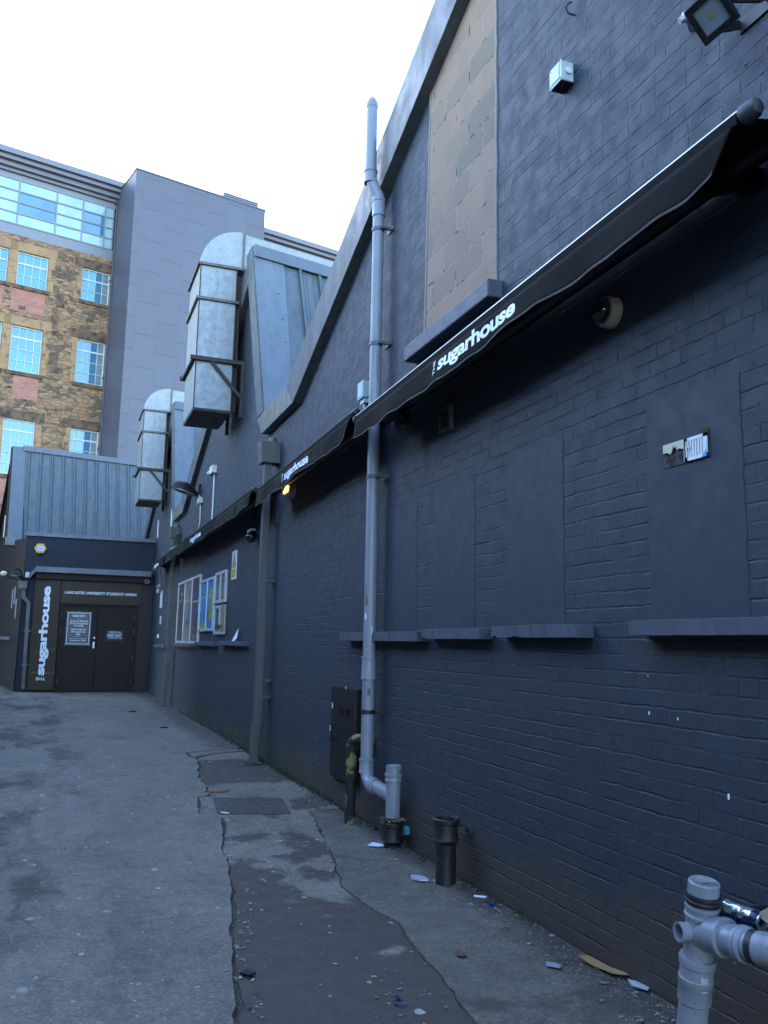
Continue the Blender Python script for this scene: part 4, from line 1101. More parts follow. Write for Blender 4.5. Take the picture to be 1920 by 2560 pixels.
tee.tube([(px, py - .42, .392), (px, ty, .392)], pr + .006, 24)
sleeve(tee, (px, ty, .565), (0, 0, -1), .06, pr + .010)
tee.lathe((px, ty, .59), (0, 0, 1), [(0, pr + .002), (.04, pr + .002), (.042, pr - .004), (.03, pr - .008), (.03, 0)], 24)
for i in range(20):
    g = i * 2 * math.pi / 20
    tee.obox((px + math.cos(g) * (pr + .002), ty + math.sin(g) * (pr + .002), .612), (V((math.cos(g), math.sin(g), 0)) * .004, V((-math.sin(g), math.cos(g), 0)) * .004, V((0, 0, .018))))
obj('access_tee', tee, M['pvc'], sp)
mk = MB()
def on_pipe(z, g, wz, wg, r=pr + .0012):
    pts = []
    k = 6
    for i in range(k + 1): a = g - wg + 2 * wg * i / k; pts.append(a)
    for a, b in zip(pts[:-1], pts[1:]):
        ja, jb = random.uniform(.6, 1), random.uniform(.6, 1)
        mk.face([(px + r * math.cos(a), py + r * math.sin(a), z - wz * ja), (px + r * math.cos(b), py + r * math.sin(b), z - wz * jb), (px + r * math.cos(b), py + r * math.sin(b), z + wz * jb), (px + r * math.cos(a), py + r * math.sin(a), z + wz * ja)], on_pipe.m)
cam_g = math.atan2(-py, -px)
for z, dg, wz, wg, m_ in ((1.98, -.62, .05, .22, 0), (1.84, -.75, .03, .18, 1), (1.72, .35, .045, .07, 1), (1.18, .10, .042, .22, 0), (1.70, .55, .09, .025, 2), (.90, .25, .11, .05, 2), (1.62, .5, .05, .02, 0), (1.66, -.6, .12, .03, 2)):
    on_pipe.m = m_; on_pipe(z, cam_g + dg, wz, wg, pr + (.0095 if 1.28 < z < 1.48 else .0013))
obj('sticker_residue', mk, [plain('sticker_glue', (.13, .105, .085), .8, var=.4, vs=40), M['letter'], plain('blue_paint_run', (.10, .20, .38), .5, var=.2)], sp, split=lambda c: round(c.z, 1))

def iron_stub(x, y, zc, label, open_top, hi=.0):
    t = thing('cast_iron_stub', label, 'pipe stub', (x, y, -.02), 0, 'cast iron pipe stubs rising from the ground')
    obj('pipe', MB().lathe((x, y, -.03), (0, 0, 1), [(0, .074), (.02, .071), (zc - .07, .070), (zc - .05, .072)], 28), M['iron'], t)
    z = zc - .06
    rim = [(0, .070), (.02, .084), (.03, .092), (.045, .085), (.13, .083), (.14, .094), (.165, .094), (.172, .086)]
    if open_top: rim += [(.165, .064), (.03, .060), (.03, 0)]
    else: rim += [(.17, 0)]
    obj('socket', MB().lathe((x, y, z - .02), (0, 0, 1), rim, 32), M['iron'], t)
    lg = MB()
    lg.prism([(x + .05, y - .075, z + .06), (W + .001, y - .11, z + .06), (W + .001, y - .04, z + .06), (x + .06, y - .02, z + .06)], (0, 0, .045))
    lg.lathe((W - .03, y - .105, z + .085), (-1, 0, 0), [(0, .016), (.02, .016), (.022, 0)], 6)
    obj('wall_lug', lg, M['iron'], t)
    return t
s1 = iron_stub(px, ty, .10, 'cast iron stub under the tee of the grey soil pipe, blue tape on its lug', False)
pk = MB()
for i in range(26):
    g = i * 2 * math.pi / 26 + random.uniform(-.1, .1); r = random.uniform(.058, .088)
    pk.obox((px + r * math.cos(g), ty + r * math.sin(g), .20 + random.uniform(0, .022)), (V((math.cos(g + .6), math.sin(g + .6), random.uniform(-.3, .3))) * random.uniform(.012, .028), V((-math.sin(g), math.cos(g), .2)) * .007, V((0, 0, .003))))
obj('packing', pk, plain('orange_brown_packing', (.20, .125, .07), .9, var=.5, vs=30, bump=.5), s1)
obj('tape', MB().obox((W - .045, ty - .12, .145), (V((.018, 0, 0)), V((0, .022, 0)), V((0, .004, .028)))), plain('blue_tape', (.04, .20, .28), .5), s1)
iron_stub(2.60, 5.60, .335, 'open topped cast iron stub standing alone by the wall', True)

# bent pipe with flaking yellow and black paint
gp = thing('guard_pipe', 'bent steel pipe with flaking yellow and black paint beside the hatch', 'pipe', (2.60, 7.66, -.02))
obj('pipe', MB().tube([V((2.60, 7.66, -.05)), V((2.60, 7.66, .2)), V((2.602, 7.658, .45))] + bend((2.60, 7.66, .5), (2.602, 7.655, .735), (2.68, 7.56, .735), .09, 8) + [V((2.70, 7.54, .735)), V((2.76, 7.47, .735))], [.050, .049, .051] + [.052] * 11, 20), M['yb'], gp)

# ------------------------------------------------------------------ near grey drain fitting at the lower right edge
nx, ny, nr_ = 2.40, 2.865, .056
lean = lambda z: ny - .175 * (z - .42)
dp = thing('drain_stack', 'short grey plastic drain stack with side branch at the lower right corner', 'pipe', (nx, ny, -.02))
obj('stack', MB().tube([(nx, lean(.04), .04), (nx, lean(.68), .68)], nr_, 32), M['pvc'], dp)
tl = V((0, -.175, 1)).normalized()
fit = MB()
fit.lathe((nx, lean(.435), .435), -tl, [(0, nr_), (0, nr_ + .012), (.012, nr_ + .014), (.03, nr_ + .012), (.034, nr_ + .007), (.075, nr_ + .007), (.078, nr_ + .010), (.10, nr_ + .010), (.104, nr_ + .007), (.17, nr_ + .007), (.175, nr_)], 40)
fit.lathe((nx, lean(.585), .585), tl, [(0, nr_), (.002, nr_ + .008), (.012, nr_ + .008), (.016, nr_ + .004), (.03, nr_ + .004), (.034, nr_ + .008), (.046, nr_ + .009), (.05, nr_ + .002), (.07, nr_ + .002)], 40)
obj('collar', fit, M['pvc'], dp, split=True)
obj('rubber_band', MB().lathe((nx, lean(.640), .640), tl, [(0, nr_), (0, nr_ + .010), (.012, nr_ + .013), (.018, nr_ + .009), (.026, nr_ + .012), (.036, nr_ + .010), (.038, nr_)], 40).box((nx + .03, ny - .045, .575), (nx + .085, ny - .015, .665)).box((nx + .085, ny - .04, .585), (W - .001, ny - .02, .605)), M['rubber'], dp)
cpn = MB().lathe((nx, lean(.668), .668), tl, [(0, nr_ + .003), (.05, nr_ + .003), (.054, nr_ - .001), (.054, nr_ - .007), (.044, nr_ - .012), (.044, 0)], 40)
obj('cap', cpn, M['pvc'], dp)
db = MB()
for i in range(16):
    g, r = random.uniform(0, 6.28), random.uniform(.0, .045)
    db.obox((nx + r * math.cos(g), lean(.715) + r * math.sin(g), .716 - .17 * r * math.sin(g)), (V((math.cos(g * 3), math.sin(g * 3), .2)) * random.uniform(.006, .02), V((-math.sin(g * 3), math.cos(g * 3), 0)) * .003, V((0, 0, .0015))))
obj('leaf_scraps', db, plain('dry_leaf', (.20, .175, .13), .9, var=.4, vs=30), dp)
bd = V((-.93, .10, .03)).normalized()
bp = V((nx, lean(.53), .53)) + bd * .045
obj('boss', MB().lathe(bp, bd, [(0, .034), (.030, .034), (.032, .036), (.05, .036), (.05, .029), (.004, .028), (.004, 0)], 28), M['pvc'], dp)
# branch: leaves the tee towards us, then swings in to the wall
br0 = V((nx + .005, lean(.51), .515))
bpath = [br0, V((2.405, 2.775, .541)), V((2.410, 2.70, .545)), V((2.412, 2.64, .548))] + bend((2.412, 2.66, .548), (2.412, 2.545, .556), (2.53, 2.41, .580), .09, 8) + [V((2.58, 2.35, .60)), V((2.80, 2.12, .66))]
obj('branch', MB().tube(bpath, [nr_ + .006, nr_ + .006, nr_, nr_] + [nr_] * 11, 32), M['pvc'], dp)
bs = MB()
bax = (bpath[2] - bpath[1]).normalized()
bs.lathe(bpath[1] - bax * .005, bax, [(0, nr_ + .004), (.002, nr_ + .010), (.05, nr_ + .010), (.052, nr_ + .015), (.068, nr_ + .015), (.070, nr_)], 40)
bs.lathe(V((2.4115, 2.648, .548)), V((0, -1, .06)).normalized(), [(0, nr_), (.002, nr_ + .007), (.012, nr_ + .009), (.022, nr_ + .004), (.032, nr_ + .009), (.044, nr_ + .006), (.048, nr_ + .001)], 40)
obj('collar', bs, M['pvc'], dp, split=True)
k = bpath[6]; kax = (bpath[7] - bpath[6]).normalized()
obj('tape_band', MB().lathe(k, kax, [(0, nr_), (0, nr_ + .002), (.024, nr_ + .002), (.024, nr_)], 40), M['rubber'], dp)
obj('paper_sticker', MB().face([(nx + (nr_ + .0085) * math.cos(g), lean(z) + (nr_ + .0085) * math.sin(g), z) for g, z in ((cam_g - .12, .325), (cam_g + .12, .315), (cam_g + .36, .318), (cam_g + .40, .345), (cam_g + .34, .37), (cam_g + .12, .372), (cam_g - .1, .378))]), plain('worn_sticker', (.40, .42, .46), .7, var=.4, vs=60, dirt=(.2, .2, .22), dscale=50), dp)
obj('iron_socket', MB().lathe((nx, lean(.08), -.04), (0, 0, 1), [(0, .075), (.10, .078), (.115, .090), (.15, .092), (.158, .084), (.150, .062), (.08, .058)], 36), plain('rusty_brown_iron', (.095, .075, .068), .85, .1, var=.4, vs=14, bump=.9, bs=50, dirt=(.17, .15, .14), dscale=14), dp)

# drinks can lying on the branch against the wall
ca, cb_ = V((2.497, 2.815, .617)), V((2.512, 2.643, .612))
cax = (cb_ - ca).normalized(); cl_ = (cb_ - ca).length
can = thing('drinks_can', 'crumpled dark blue and silver drinks can lying on the grey drain branch', 'can', tuple(ca))
cm = MB(); seg, ring = 28, 22
a_ = cax.orthogonal().normalized(); b_ = cax.cross(a_)
vs = []
for i in range(ring + 1):
    f = i / ring
    r = .0355
    if f > .93: r = .0355 - (f - .93) / .07 * .006
    if f < .05: r = .0355 - (.05 - f) / .05 * .006
    for j in range(seg):
        g = 2 * math.pi * j / seg
        d = a_ * math.cos(g) + b_ * math.sin(g)
        dent = .011 * math.exp(-((f - .42) / .17) ** 2) * max(0, d.dot(V((-.55, -.2, .75)))) ** 1.2 + .005 * math.exp(-((f - .2) / .08) ** 2) * max(0, d.dot(V((-.2, 0, .95)))) + .003 * math.sin(9 * f + 2 * g) * math.exp(-((f - .35) / .22) ** 2)
        vs.append(ca + cax * cl_ * f + d * (r - dent))
for i in range(ring):
    for j in range(seg):
        j2 = (j + 1) % seg
        f = (i + .5) / ring; g = 2 * math.pi * (j + .5) / seg
        d = a_ * math.cos(g) + b_ * math.sin(g)
        silver = f < .10 or (d.dot(V((-.5, -.2, .8))) > .58 + .2 * math.sin(f * 19) and f < .80)
        cm.v += []; cm.f.append([i * seg + j, i * seg + j2, (i + 1) * seg + j2, (i + 1) * seg + j]); cm.m.append(1 if silver else 0); cm.sm.append(True)
cm.v = vs
cm.f.append([j for j in range(seg)]); cm.m.append(1); cm.sm.append(False)
def can_mat():
    t = NT('printed_can')
    c = t.mix(t.ramp(t.noise(90, 3, .7), .52, .60), (.012, .016, .05), (.05, .07, .16))
    return t.out(c, .28, .3, None, .5)
obj('body', cm, [can_mat(), plain('bare_aluminium', (.72, .74, .78), .2, .9, var=.1, vs=30)], can)
obj('lid', MB().lathe(cb_ - cax * .004, cax, [(0, .0295), (.007, .0315), (.009, .030), (.004, .0275), (.003, 0)], 28), plain('can_end', (.62, .64, .68), .25, .9, var=.1), can)
obj('opening', MB().obox(cb_ + cax * .0003 + V((-.004, 0, -.002)), (a_ * .012, b_ * .010, cax * .0006)), M['black'], can)
single('dry_leaf', MB().prism([(2.50, 2.66, .635), (2.53, 2.63, .66), (2.545, 2.585, .70), (2.53, 2.55, .66), (2.52, 2.54, .62), (2.50, 2.60, .62)], (.012, .004, .002)), plain('leaf_tan', (.26, .19, .13), .9, var=.3, vs=30), 'curled dry tan leaf beside the drinks can at the right edge', 'leaf', (2.52, 2.6, .60))

# ------------------------------------------------------------------ square downpipes with hopper heads
def downpipe(y, zt, hz0, hz1, label, foot=True, x=2.60):
    t = thing('box_downpipe', label, 'downpipe', (x, y, 0), 0, 'square grey downpipes with hopper heads')
    h = .05
    cuts = [.13, .86, 1.08, 2.42, zt]
    if foot:
        obj('pipe', MB().box((x - h, y - h, .62), (x + h, y + h, hz0 + .01)), M['downpipe'], t, .005)
        ft = MB().hexa([(x - h - .03, y - h - .004, .0), (x + h - .03, y - h - .004, .0), (x + h - .03, y + h + .004, .0), (x - h - .03, y + h + .004, .0)], [(x - h - .03, y - h - .004, .34), (x + h - .03, y - h - .004, .34), (x + h - .03, y + h + .004, .34), (x - h - .03, y + h + .004, .34)])
        ft.hexa([(x - h - .03, y - h - .004, .3401), (x + h - .03, y - h - .004, .3401), (x + h - .03, y + h + .004, .3401), (x - h - .03, y + h + .004, .3401)], [(x - h - .004, y - h - .004, .62), (x + h + .004, y - h - .004, .62), (x + h + .004, y + h + .004, .62), (x - h - .004, y + h + .004, .62)])
        obj('foot', ft, M['downpipe'], t, .004)
        jm = MB()
        for z in cuts[1:4]: jm.box((x - h - .005, y - h - .005, z - .025), (x + h + .005, y + h + .005, z + .025)).box((x + h - .001, y - h - .03, z - .02), (W - .001, y + h + .03, z + .02))
        obj('joint', jm, M['downpipe'], t, .003)
        obj('gully', MB().lathe((x - .03, y - .02, -.012), (0, 0, 1), [(0, .13), (.012, .13), (.018, .115), (.004, .10), (.004, 0)], 22), M['iron'], t)
    hm = MB().hexa([(x - .10, y - .12, hz0), (W - .001, y - .12, hz0), (W - .001, y + .12, hz0), (x - .10, y + .12, hz0)], [(x - .13, y - .145, hz1), (W - .001, y - .145, hz1), (W - .001, y + .145, hz1), (x - .13, y + .145, hz1)])
    obj('hopper', hm, M['downpipe'], t, .006)
    obj('spout', MB().lathe((x + .05, y - .04, hz1 - .02), (0, 0, 1), [(0, .06), (.06, .06), (.09, .045), (.10, 0)], 18), M['downpipe'], t)
    return t
downpipe(11.62, 4.1, 4.06, 4.36, 'square grey downpipe with hopper head between the second and third awnings, green at its foot')
downpipe(21.9, 4.1, 4.12, 4.40, 'farther square grey downpipe beside the poster cases, hopper head under the far gutter end')
t = thing('box_downpipe', 'square grey downpipe with offset bend left of the tall vertical sign', 'downpipe', (-.85, 27.45, 0), 0, 'square grey downpipes with hopper heads')
obj('hopper', MB().box((-1.14, 27.30, 2.99), (-.90, 27.55, 3.22)), M['downpipe'], t, .008)
obj('pipe', MB().bar((-.98, 27.42, 2.99), (-.98, 27.42, 2.74), .10, .10, up=(0, 1, 0)).bar((-.98, 27.42, 2.75), (-.825, 27.42, 2.60), .10, .099, up=(0, 1, 0)).bar((-.825, 27.42, 2.62), (-.79, 27.42, .10), .10, .10, up=(0, 1, 0)), M['downpipe'], t, .004)
obj('joint', MB().box((-.90, 27.36, 1.75), (-.70, 27.48, 1.80)).box((-.885, 27.36, .78), (-.70, 27.48, .83)), M['pvc_dark'], t)

# ------------------------------------------------------------------ lamps, cameras, boxes, cables on the wall
t = thing('security_camera', 'round beige dome camera with smoked bubble on the wall under the nearest awning', 'security camera', (W, 3.79, 3.43), 0, 'dome cameras under the awnings')
obj('ring', MB().lathe((W - .001, 3.79, 3.43), (-1, 0, 0), [(0, .088), (.055, .086), (.066, .082), (.068, .066), (.055, .062)], 40), M['camgrey'], t)
obj('bubble', MB().lathe((W - .055, 3.79, 3.43), (-1, 0, 0), [(0, .061), (.02, .061), (.045, .055), (.065, .042), (.076, .024), (.079, 0)], 32), M['smoked'], t)
scw = MB()
for g in (.6, 2.2, 3.8, 5.3): scw.lathe((W - .066, 3.79 + .074 * math.cos(g), 3.43 + .074 * math.sin(g)), (-1, 0, 0), [(0, .006), (.004, .005), (.005, 0)], 10)
obj('screw', scw, M['black'], t, split=True)
t = thing('security_camera', 'black eyeball camera on a white bracket box under the third awning', 'security camera', (W, 12.75, 3.25), 0, 'dome cameras under the awnings')
obj('bracket_box', MB().box((W - .09, 12.90, 3.18), (W - .001, 13.14, 3.31)), M['white'], t, .01)
obj('mount', MB().lathe((W - .075, 12.82, 3.20), (-.35, -.5, -.5), [(-.05, .05), (.03, .075), (.06, .078), (.07, .06)], 22), M['black'], t)
obj('eyeball', MB().lathe((W - .10, 12.77, 3.15), (-.45, -.6, -.45), [(-.07, .03), (-.05, .055), (-.02, .075), (.02, .08), (.05, .062), (.062, .035), (.062, 0)], 24), M['smoked'], t)
obj('cable', MB().tube([(W - .012, 13.02, 3.31), (W - .012, 13.03, 3.66)], .008, 8), M['black'], t)
t = thing('bulkhead_lamp', 'small lit bulkhead lamp glowing amber on the wall under the second awning', 'lamp', (W, 10.65, 3.55))
obj('base', MB().lathe((W - .001, 10.65, 3.54), (-1, 0, 0), [(0, .0), (0, .10), (.04, .095), (.045, .0)], 24), M['camgrey'], t)
bz = MB()
n_ = 28
prof_ = [(0.04, 1.0), (.075, .95), (.10, .72), (.11, .4), (.112, 0)]
for (d0, k0), (d1, k1) in zip(prof_[:-1], prof_[1:]):
    for j in range(n_):
        g0, g1 = 2 * math.pi * j / n_, 2 * math.pi * (j + 1) / n_
        e = lambda d, k, g: (W - d, 10.65 + .235 * k * math.copysign(abs(math.cos(g)) ** .7, math.cos(g)), 3.54 + .085 * k * math.copysign(abs(math.sin(g)) ** .7, math.sin(g)))
        bz.face([e(d0, k0, g0), e(d0, k0, g1), e(d1, k1, g1), e(d1, k1, g0)], 0, True)
obj('diffuser', bz, M['lampglass'], t)
tb = MB()
for i in range(3): tb.bar((W - .117, 10.58 + i * .085, 3.505), (W - .117, 10.54 + i * .085, 3.575), .045, .012, up=(1, 0, 0))
obj('tube', tb, M['lampglow'], t)
# floodlight at the top right
t = thing('floodlight', 'square black floodlight with clear glass tilted down at the top right of the gable', 'floodlight', (W, 2.75, 4.45))
ctr = V((2.50, 2.685, 4.362)); nn = V((-.72, -.28, -.63)).normalized()
e1v = V((0, 1, 0)); e1v = (e1v - nn * e1v.dot(nn)).normalized(); e2v = nn.cross(e1v)
hs = .086
obj('housing', MB().obox(ctr - nn * .03, (e1v * hs * .92, e2v * hs * .92, nn * .022)), M['black'], t, .012)
fr = MB()
for a, b, la, lb in ((e1v, e2v, 1, 1),):
    fr.obox(ctr + a * (hs - .012) + nn * .002, (a * .014, b * (hs + .002), nn * .013)).obox(ctr - a * (hs - .012) + nn * .002, (a * .014, b * (hs + .002), nn * .013))
    fr.obox(ctr + b * (hs - .012) + nn * .0015, (a * (hs - .0265), b * .014, nn * .013)).obox(ctr - b * (hs - .012) + nn * .0015, (a * (hs - .0265), b * .014, nn * .013))
obj('bezel', fr, M['black'], t, .003)
obj('glass', MB().obox(ctr + nn * .004, (e1v * (hs - .026), e2v * (hs - .026), nn * .002)), M['lens'], t)
obj('led_chip', MB().obox(ctr + nn * .0068, (e1v * .016, e2v * .016, nn * .0007)), M['led'], t)
bkt = MB()
for s in (1, -1):
    p = ctr + e1v * hs * s * 1.02 - nn * .03
    bkt.bar(p, p + V((.16, 0, .05)), .012, .04)
    bkt.bar(p + V((.16, 0, .05)), V((W, p.y, p.z + .09)), .012, .04)
bkt.box((W - .012, ctr.y - hs * 1.05, 4.40), (W - .001, ctr.y + hs * 1.05, 4.47))
obj('bracket', bkt, M['black'], t)
gl = MB()
gl.tube([(W, 3.10, 4.66), (W - .05, 3.06, 4.66), (W - .11, 2.96, 4.62)], .013, 10).lathe((W - .04, 3.02, 4.69), (-.6, .3, -.4), [(0, .028), (.06, .028), (.065, .018), (.09, .016), (.09, 0)], 12)
obj('cable_gland', gl, M['alu_dull'], t)
knk = MB()
for i in range(9):
    knk.lathe((W - .002, 2.52 + random.uniform(0, .32), 4.24 + random.uniform(-.12, .05)), (-1, 0, .1), [(0, random.uniform(.006, .016)), (.004, .006), (.006, 0)], 7)
obj('mortar_knock', knk, M['sill'], t, split=True)
# half-dome street floodlight on the upper wall
t = thing('dome_floodlight', 'black half dome flood lamp on a wall arm above the third awning', 'floodlight', (W, 18.9, 4.85))
hd = MB(); n1, n2 = 20, 8; cc = V((2.40, 18.9, 4.82)); rx, ry, rz_ = .29, .20, .22
tiltv = lambda p: V((p.x, p.y, p.z - .28 * (p.x)))
for i in range(n1):
    for j in range(n2):
        def sp_(a, b):
            g, e = 2 * math.pi * a / n1, math.pi / 2 * b / n2
            q = V((rx * math.cos(g) * math.cos(e), ry * math.sin(g) * math.cos(e), rz_ * math.sin(e)))
            return cc + tiltv(q)
        hd.face([sp_(i, j), sp_(i + 1, j), sp_(i + 1, j + 1), sp_(i, j + 1)], 0, True)
hd.face([cc + tiltv(V((rx * math.cos(2 * math.pi * i / n1), ry * math.sin(2 * math.pi * i / n1), 0))) for i in range(n1)])
obj('hood', hd, M['black'], t)
obj('lens', MB().prism([cc + tiltv(V((rx * .86 * math.cos(2 * math.pi * i / n1), ry * .86 * math.sin(2 * math.pi * i / n1), -.004))) for i in range(n1)], (0, 0, -.02)), M['lens'], t)
obj('arm', MB().tube([cc + V((.24, 0, -.05)), V((2.68, 18.9, 4.80)), V((W, 18.9, 4.86))], .035, 12).box((W - .05, 18.82, 4.72), (W, 18.98, 5.0)).tube([(2.62, 18.86, 4.76), (2.66, 18.84, 4.66), (2.70, 18.65, 4.66)], .01, 8), M['black'], t)
# junction boxes and cables
def jbox(y, z, wy, hz, dx, label, mat, extra=None):
    t = thing('junction_box', label, 'junction box', (W, y, z), 0, 'junction boxes on the wall')
    obj('box', MB().box((W - dx, y - wy / 2, z - hz / 2), (W - .001, y + wy / 2, z + hz / 2)), mat, t, .006)
    obj('lid', MB().box((W - dx - .008, y - wy / 2 - .003, z - hz / 2 - .003), (W - dx - .0005, y + wy / 2 + .003, z + hz / 2 + .003)).box((W - dx - .013, y - wy / 2 + .018, z - hz / 2 + .016), (W - dx - .0078, y + wy / 2 - .018, z + hz / 2 - .016)), mat, t, .003)
    return t
t = jbox(4.20, 5.12, .13, .13, .085, 'pale green grey junction box high on the gable wall left of the floodlight', M['paleg'])
sc_ = MB()
for a in (-1, 1):
    for b in (-1, 1): sc_.lathe((W - .0935, 4.20 + a * .055, 5.12 + b * .055), (-1, 0, 0), [(0, .006), (.002, .005), (.0022, 0)], 8)
obj('screw', sc_, M['black'], t, split=True)
obj('gland', MB().lathe((W - .045, 4.134, 5.12), (0, -1, 0), [(0, .022), (.012, .022), (.014, .0)], 14), M['white'], t)
obj('dark_underside', MB().box((W - .083, 4.14, 5.0515), (W - .002, 4.26, 5.0545)), M['soot'], t)  # dark mottled strip across the box underside, in the vent opening's material
t = jbox(7.86, 4.10, .16, .17, .075, 'pale green grey switch box left of the soil pipe just above the nearest awning', M['paleg'])
obj('cable_boot', MB().box((W - .06, 7.80, 3.965), (W - .012, 7.92, 4.015)).tube([(W - .035, 7.86, 3.97), (W - .035, 7.86, 3.92)], .016, 10), M['paleg'], t)
obj('cable', MB().tube([(W - .03, 7.78, 4.20), (W - .02, 7.70, 4.22), (W - .008, 7.62, 4.30)], .007, 8), M['black'], t)
t = jbox(18.62, 4.59, .28, .13, .07, 'cream lamp control box below the half dome flood lamp', M['cream'])
obj('cable', MB().tube([(W - .03, 18.62, 4.53), (W - .02, 18.62, 4.30), (W - .02, 18.64, 4.10), (W - .02, 18.80, 3.98), (W - .02, 18.95, 3.93)], .011, 8).tube([(W - .03, 18.66, 4.65), (W - .03, 18.8, 4.74)], .01, 8), M['white'], t)
t = jbox(16.98, 4.97, .30, .15, .09, 'white twin sensor box on top of the straight white cable', M['white'])
obj('sensor', MB().lathe((W - .05, 17.35, 4.97), (-.4, .6, -.2), [(-.06, .05), (0, .06), (.05, .05), (.06, 0)], 14).bar((W - .04, 17.1, 4.97), (W - .04, 17.32, 4.97), .03), M['alu_dull'], t)
obj('cable', MB().tube([(W - .02, 16.98, 4.9), (W - .02, 16.98, 4.42), (W - .016, 17.02, 4.2), (W - .02, 17.02, 3.80)], .016, 8), M['white'], t)
# small lamp on the ledge of the far awning
t = thing('small_floodlight', 'small black floodlight standing on the far awning under the hopper head', 'floodlight', (2.58, 21.0, 3.72))
obj('head', MB().obox((2.58, 21.0, 3.99), (V((.05, 0, .02)), V((0, .22, 0)), V((-.02, 0, .11)))), M['black'], t, .01)
obj('loop_bracket', MB().tube([(2.60, 21.0, 3.86), (2.52, 21.5, 3.82), (2.50, 21.85, 3.84), (2.56, 21.9, 3.88), (2.66, 21.6, 3.86)], .014, 8).tube([(2.60, 21.0, 3.72), (2.60, 21.0, 3.88)], .02, 8), M['alu_dull'], t)
# lamps and camera by the entrance
t = thing('globe_lamp', 'small round cream lamp on the entrance side wall at the far left', 'lamp', (-1.55, 27.9, 3.35))
obj('globe', MB().lathe((-1.56, 27.3, 3.41), (-1, 0, 0), [(-.09, .02), (-.07, .055), (-.03, .075), (.02, .078), (.06, .06), (.085, .03), (.09, 0)], 18), M['cream'], t)
obj('arm', MB().tube([(-1.50, 27.3, 3.39), (-1.44, 27.6, 3.34), (-1.22, 28.15, 3.30)], .015, 8), M['black'], t)
t = thing('swan_neck_lamp', 'dark swan neck flood lamp with pale underside left of the entrance canopy', 'lamp', (-1.1, 27.72, 3.3))
obj('head', MB().lathe((-1.28, 27.4, 3.42), (0, 0, -1), [(-.03, .0), (-.025, .06), (.03, .12), (.04, .125)], 18), M['black'], t)
obj('lens', MB().lathe((-1.28, 27.4, 3.378), (0, 0, -1), [(0, .115), (.02, .10), (.03, .0)], 18), M['cream'], t)
obj('neck', MB().tube([(-1.30, 27.4, 3.44), (-1.31, 27.42, 3.54), (-1.25, 27.45, 3.58), (-1.15, 27.5, 3.56), (-1.10, 27.6, 3.46), (-1.06, 27.72, 3.34)], .018, 10).bar((-1.16, 27.45, 3.38), (-1.0, 27.6, 3.24), .05), M['black'], t)
obj('control_box', MB().box((-.98, 27.5, 3.34), (-.88, 27.6, 3.50)), M['paleg'], t, .005)
t = thing('ring_bell', 'small ring shaped sounder under the right end of the entrance canopy board', 'alarm sounder', (2.52, 27.40, 3.35))
obj('ring', MB().tube([(2.50 + .055 * math.cos(g), 27.40, 3.36 + .055 * math.sin(g)) for g in [i * math.pi / 10 for i in range(21)]], .016, 8, caps=False), M['camgrey'], t)
t = thing('hanging_lamp', 'small beige hanging spot lamp under the farthest awning', 'lamp', (2.6, 24.6, 3.1))
obj('rod', MB().tube([(2.60, 24.6, 3.55), (2.60, 24.6, 3.12)], .012, 8), M['camgrey'], t)
obj('shade', MB().lathe((2.60, 24.6, 3.12), (0, 0, -1), [(0, .03), (.04, .06), (.08, .11), (.085, .0)], 14).lathe((2.58, 24.6, 2.98), (0, 0, -1), [(-.04, .02), (0, .05), (.1, .07), (.105, 0)], 14), M['camgrey'], t)

# ------------------------------------------------------------------ signs
def sign_yz(name, label, y0, y1, z0, z1, mat, cat='sign', x=W - .02, group=None):
    return thing(name, label, cat, (W, (y0 + y1) / 2, z0), 0, group)
t = thing('warning_sign', 'tall white and yellow warning sign with black triangle on the wall', 'sign', (W, 14.5, 2.62))
ys0, ys1, zs0, zs1 = 14.30, 14.71, 2.63, 3.12
obj('board', MB().box((W - .012, ys0, zs0), (W - .001, ys1, zs1)), M['white'], t, .002)
sg = MB(); x = W - .0135
ym = (ys0 + ys1) / 2
sg.prism([(x, ym + .165, 2.835), (x, ym - .165, 2.835), (x, ym, 3.085)], (.0013, 0, 0), 1)
sg.prism([(x - .001, ym + .125, 2.852), (x - .001, ym - .125, 2.852), (x - .001, ym, 3.045)], (.0009, 0, 0), 0)
sg.prism([(x - .002, ym + .05, 2.87), (x - .002, ym - .055, 2.895), (x - .002, ym - .035, 2.93), (x - .002, ym - .01, 2.915), (x - .002, ym - .005, 2.985), (x - .002, ym + .018, 2.985), (x - .002, ym + .02, 2.92), (x - .002, ym + .07, 2.905)], (.0009, 0, 0), 1)
sg.prism([(x, ys1 - .03, 2.655), (x, ys0 + .03, 2.655), (x, ys0 + .03, 2.815), (x, ys1 - .03, 2.815)], (.0013, 0, 0), 0)
for i, (z, f) in enumerate(((2.785, .85), (2.757, .7), (2.730, .8), (2.700, .55), (2.675, .75))):
    wv = (ys1 - ys0 - .08) * f
    k = 9
    for q in range(k):
        if random.random() < .82: sg.prism([(x - .001, ym + wv / 2 - wv * q / k, z - .006), (x - .001, ym + wv / 2 - wv * (q + .75) / k, z - .006), (x - .001, ym + wv / 2 - wv * (q + .75) / k, z + .006), (x - .001, ym + wv / 2 - wv * q / k, z + .006)], (.0009, 0, 0), 1)
obj('print', sg, [M['yellow'], M['black']], t)

